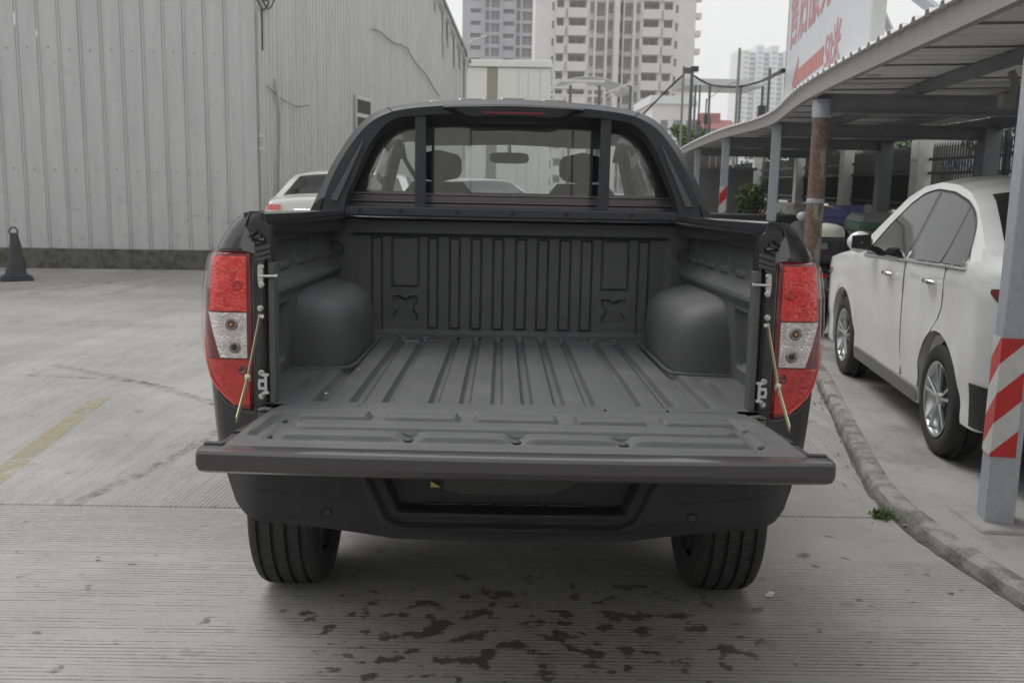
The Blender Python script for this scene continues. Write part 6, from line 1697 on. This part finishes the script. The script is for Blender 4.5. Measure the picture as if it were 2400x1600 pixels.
# ================================================================== VEGETATION
def leaves(nm, m, parent, n, fn, size, seed=1, **kw):
    r = random.Random(seed); b = MB()
    for _ in range(n):
        p = fn(r); a = Vector((r.uniform(-1,1), r.uniform(-1,1), r.uniform(-.6,1))).normalized(); c = a.cross(Vector((r.uniform(-1,1), r.uniform(-1,1), r.uniform(-1,1)))).normalized()
        s = size*r.uniform(.6,1.4); b.add([p, p+a*s*.5+c*s*.28, p+a*s, p+a*s*.5-c*s*.28], [(0,1,2,3)])
    return b.build(nm, m, parent, **kw)
def shrub(label, cx, cy, z0, h, rx, ry, nst, nl, size, m, seed, cat='shrub'):
    t = thing('shrub', label, cat, (cx, cy, z0)); r = random.Random(seed); stems = []
    b = MB()
    for k in range(nst):
        a = r.uniform(0, 6.28); q = r.uniform(.2,1); tip = Vector((rx*q*math.cos(a), ry*q*math.sin(a), h*r.uniform(.55,1.0)*(1.15-.5*q))); mid = tip*.5+Vector((r.uniform(-.08,.08), r.uniform(-.08,.08), .1))
        b.tube([(0,0,0), mid, tip], [.02,.012,.005], 5); stems.append((mid, tip))
    b.build('stems', M['bark'], t)
    def fn(r_):
        mid, tip = stems[r_.randrange(len(stems))]; q = r_.random()**.6; p = mid.lerp(tip, q)*r_.uniform(.75,1.05); return p+Vector((r_.gauss(0,.035*h), r_.gauss(0,.035*h), r_.gauss(0,.03*h)))
    leaves('foliage', m, t, nl, fn, size, seed); return t
q = P(1768, 470, y=12.9); shrub('bright leafy shrub growing between the two far square posts', q.x, 12.9, .95, .74, .36, .34, 22, 2600, .05, M['leaf'], 11)
q = P(1822, 500, y=12.2); shrub('low trailing shrub beside the black trough', q.x, 12.2, .75, .46, .26, .3, 14, 1300, .05, M['leaf'], 12)
q = P(1730, 500, y=13.2); shrub('dark low bush left of the bright leafy shrub', q.x, 13.3, .8, .45, .34, .35, 14, 1500, .05, M['leafdark'], 13)
def tree(label, px, py, D, w, h, n, m, seed):
    a = P(px, py, y=D+CAMP.y); t = thing('tree', label, 'tree', (a.x, a.y, 0), group='trees behind the fence')
    r = random.Random(seed); zc = a.z
    MB().tube([(0,0,0),(.1,0,zc*.5),(0,.1,zc)], [.16,.12,.05], 8).build('trunk', M['bark'], t)
    cl = [(Vector((r.uniform(-w,w)*.5, r.uniform(-w,w)*.5, zc+r.uniform(-h,h)*.45)), r.uniform(.18,.34)*w) for _ in range(14)]
    def fn(r_):
        c, rr_ = cl[r_.randrange(len(cl))]; d = Vector((r_.gauss(0,1), r_.gauss(0,1), r_.gauss(0,1))).normalized()*rr_*r_.random()**.35; d.z *= .7; return c+d
    leaves('crown', m, t, n, fn, .13, seed)
tree('green tree filling the gap above the fence left of the rusty pipe', 1855, 372, 34, 2.6, 1.8, 5200, M['leafdark'], 21)
tree('small green tree above the fence right of the rusty pipe', 1952, 372, 30, 1.8, .8, 2600, M['leafdark'], 22)
tree('yellowish bush above the fence next to the wide-headed pillar', 2085, 366, 28, 2.2, .7, 2600, M['leaf'], 23)
tree('spindly green tree behind the razor wire fence', 2300, 345, 20, 3.6, .8, 2200, M['leafdark'], 24)
tree('small green treetop at the foot of the pale tower', 1617, 322, 40, 1.3, .9, 2400, M['leaf'], 25)
# weed and litter at the kerb
q = G(2070, 1212); wd = thing('weed', 'small green weed growing where the kerb steps down', 'weed', (q.x, q.y, 0))
leaves('foliage', M['leaf'], wd, 260, lambda r: Vector((r.gauss(0,.03), r.gauss(0,.028), abs(r.gauss(.010,.014)))), .017, 31)
leaves('blades', M['leaf'], wd, 30, lambda r: Vector((r.gauss(-.01,.02), r.gauss(0,.02), .01)), .035, 33)
r = random.Random(9); b = MB()
for _ in range(170):
    i = r.randrange(60, len(Kd)-50); p = Kd[i]+Vector((-abs(r.gauss(.02,.06)), r.uniform(-.05,.05), 0)); s = r.uniform(.002,.007); b.obox(p+Vector((0,0,s+.006)), (1,0,0),(0,1,0),(0,0,1), s, s*r.uniform(.6,1.4), s*.6)
b.build('grit', M['kerb'], kind='stuff')
for (px, py, lab, s) in ((1350/1.68+1000, 1200+330/1.68, 'torn scrap of clear plastic on the paving behind the right rear wheel', .022), (1366/1.68+1000, 1200+127/1.68, 'tiny white crumb right of the right rear wheel', .008), (450/1.96, 1150+317/1.96, 'small white sliver lying on the paving at the left', .012)):
    q = G(px, py); b = MB().prism([(-s,-s*.5,.004),(s*.2,-s*.8,.006),(s,s*.3,.012),(-s*.1,s*.1,.02),(-s*.6,s*.7,.006)], (0,0,.0015)); o = b.build('litter', M['tapewhite'], loc=(q.x, q.y, 0)); o['label'] = lab; o['category'] = 'litter'

# ================================================================== TRAFFIC CONE
q = G(38/.98, 643/.98); cn = thing('traffic_cone', 'dented black rubber traffic cone standing in front of the warehouse', 'cone', (q.x, q.y, 0), rad(30))
b = MB(); rows = []
for k in range(15):
    t = k/14; r0 = lerp(.150, .050, t); r_ = []
    for j in range(24):
        a = 2*math.pi*j/24; sq = (abs(math.cos(a))**3.2+abs(math.sin(a))**3.2)**(-1/3.2); rr_ = r0*sq*(1+.10*noise.noise(Vector((math.cos(a)*1.2, math.sin(a)*1.2, t*4)))); r_.append((rr_*math.cos(a)+.015*math.sin(t*3), rr_*math.sin(a), .055+.63*t))
    rows.append(r_)
b.loft(rows, caps=True).build('body', M['cone'], cn, smooth=50)
b = MB().box(-.215,.215,-.215,.215,0,.05); b.box(-.175,.175,-.175,.175,.0505,.075); b.build('base', M['cone'], cn, bevel=.02)
MB().tube([(-.055,0,.68),(-.05,0,.73),(-.02,0,.765),(.02,0,.765),(.05,0,.73),(.055,0,.68)], .012, 8).build('handle_loop', M['cone'], cn, smooth=60)
# small low building beyond the cone side so the lot is closed off behind the fence
Y = 46.; a = P(2020, 400, y=Y); wb_ = thing('shop_row', 'pale two-storey row behind the fence trees', 'building', (a.x, Y, 0), rz=rad(-6))
MB().box(0,22,0,8,0,5.1).build('wall', M['towerwhite'], wb_)
pr = None
for k in range(9):
    for z in (1.2, 3.3):
        if pr is None: pr = MB().box(0,1.2,-.06,-.01,0,1.2).build('window', M['winpane'], wb_, loc=(.8+k*2.4,0,z))
        else: rep(pr, 'window', wb_, (.8+k*2.4,0,z))
MB().box(-.1,22.1,-.5,-.02,2.6,3.0).build('blue_awning', M['awning'], wb_)

# the low building across the lot, behind the viewer, that the cab glass mirrors
bt = thing('clad_building', 'pale low building across the lot, seen only as a reflection in the cab rear glass', 'building', (-3, -17, 0))
for k in range(14): MB().box(-17+2.4*k+.02, -17+2.4*(k+1)-.02, 0, .12, .4, 6.2).build('wall_panel', M['cladB'], bt)
MB().box(-17, 16.6, -8, -.01, 0, 6.4).build('wall', M['retain'], bt); MB().box(-17.2, 16.8, -8.2, .3, 6.4, 6.7).build('roof_edge', M['grey'], bt)

# ================================================================== HAZE
HZ = bpy.data.materials.new('haze'); HZ.use_nodes = True; t_ = HZ.node_tree; t_.nodes.clear()
pv = t_.nodes.new('ShaderNodeVolumePrincipled'); pv.inputs['Color'].default_value = (.97,.97,.98,1); pv.inputs['Density'].default_value = .0006; pv.inputs['Anisotropy'].default_value = .2
ou = t_.nodes.new('ShaderNodeOutputMaterial'); t_.links.new(pv.outputs[0], ou.inputs['Volume'])
MB().box(-950, 950, -70, 1550, -1.5, 96).build('haze', HZ, kind='stuff')
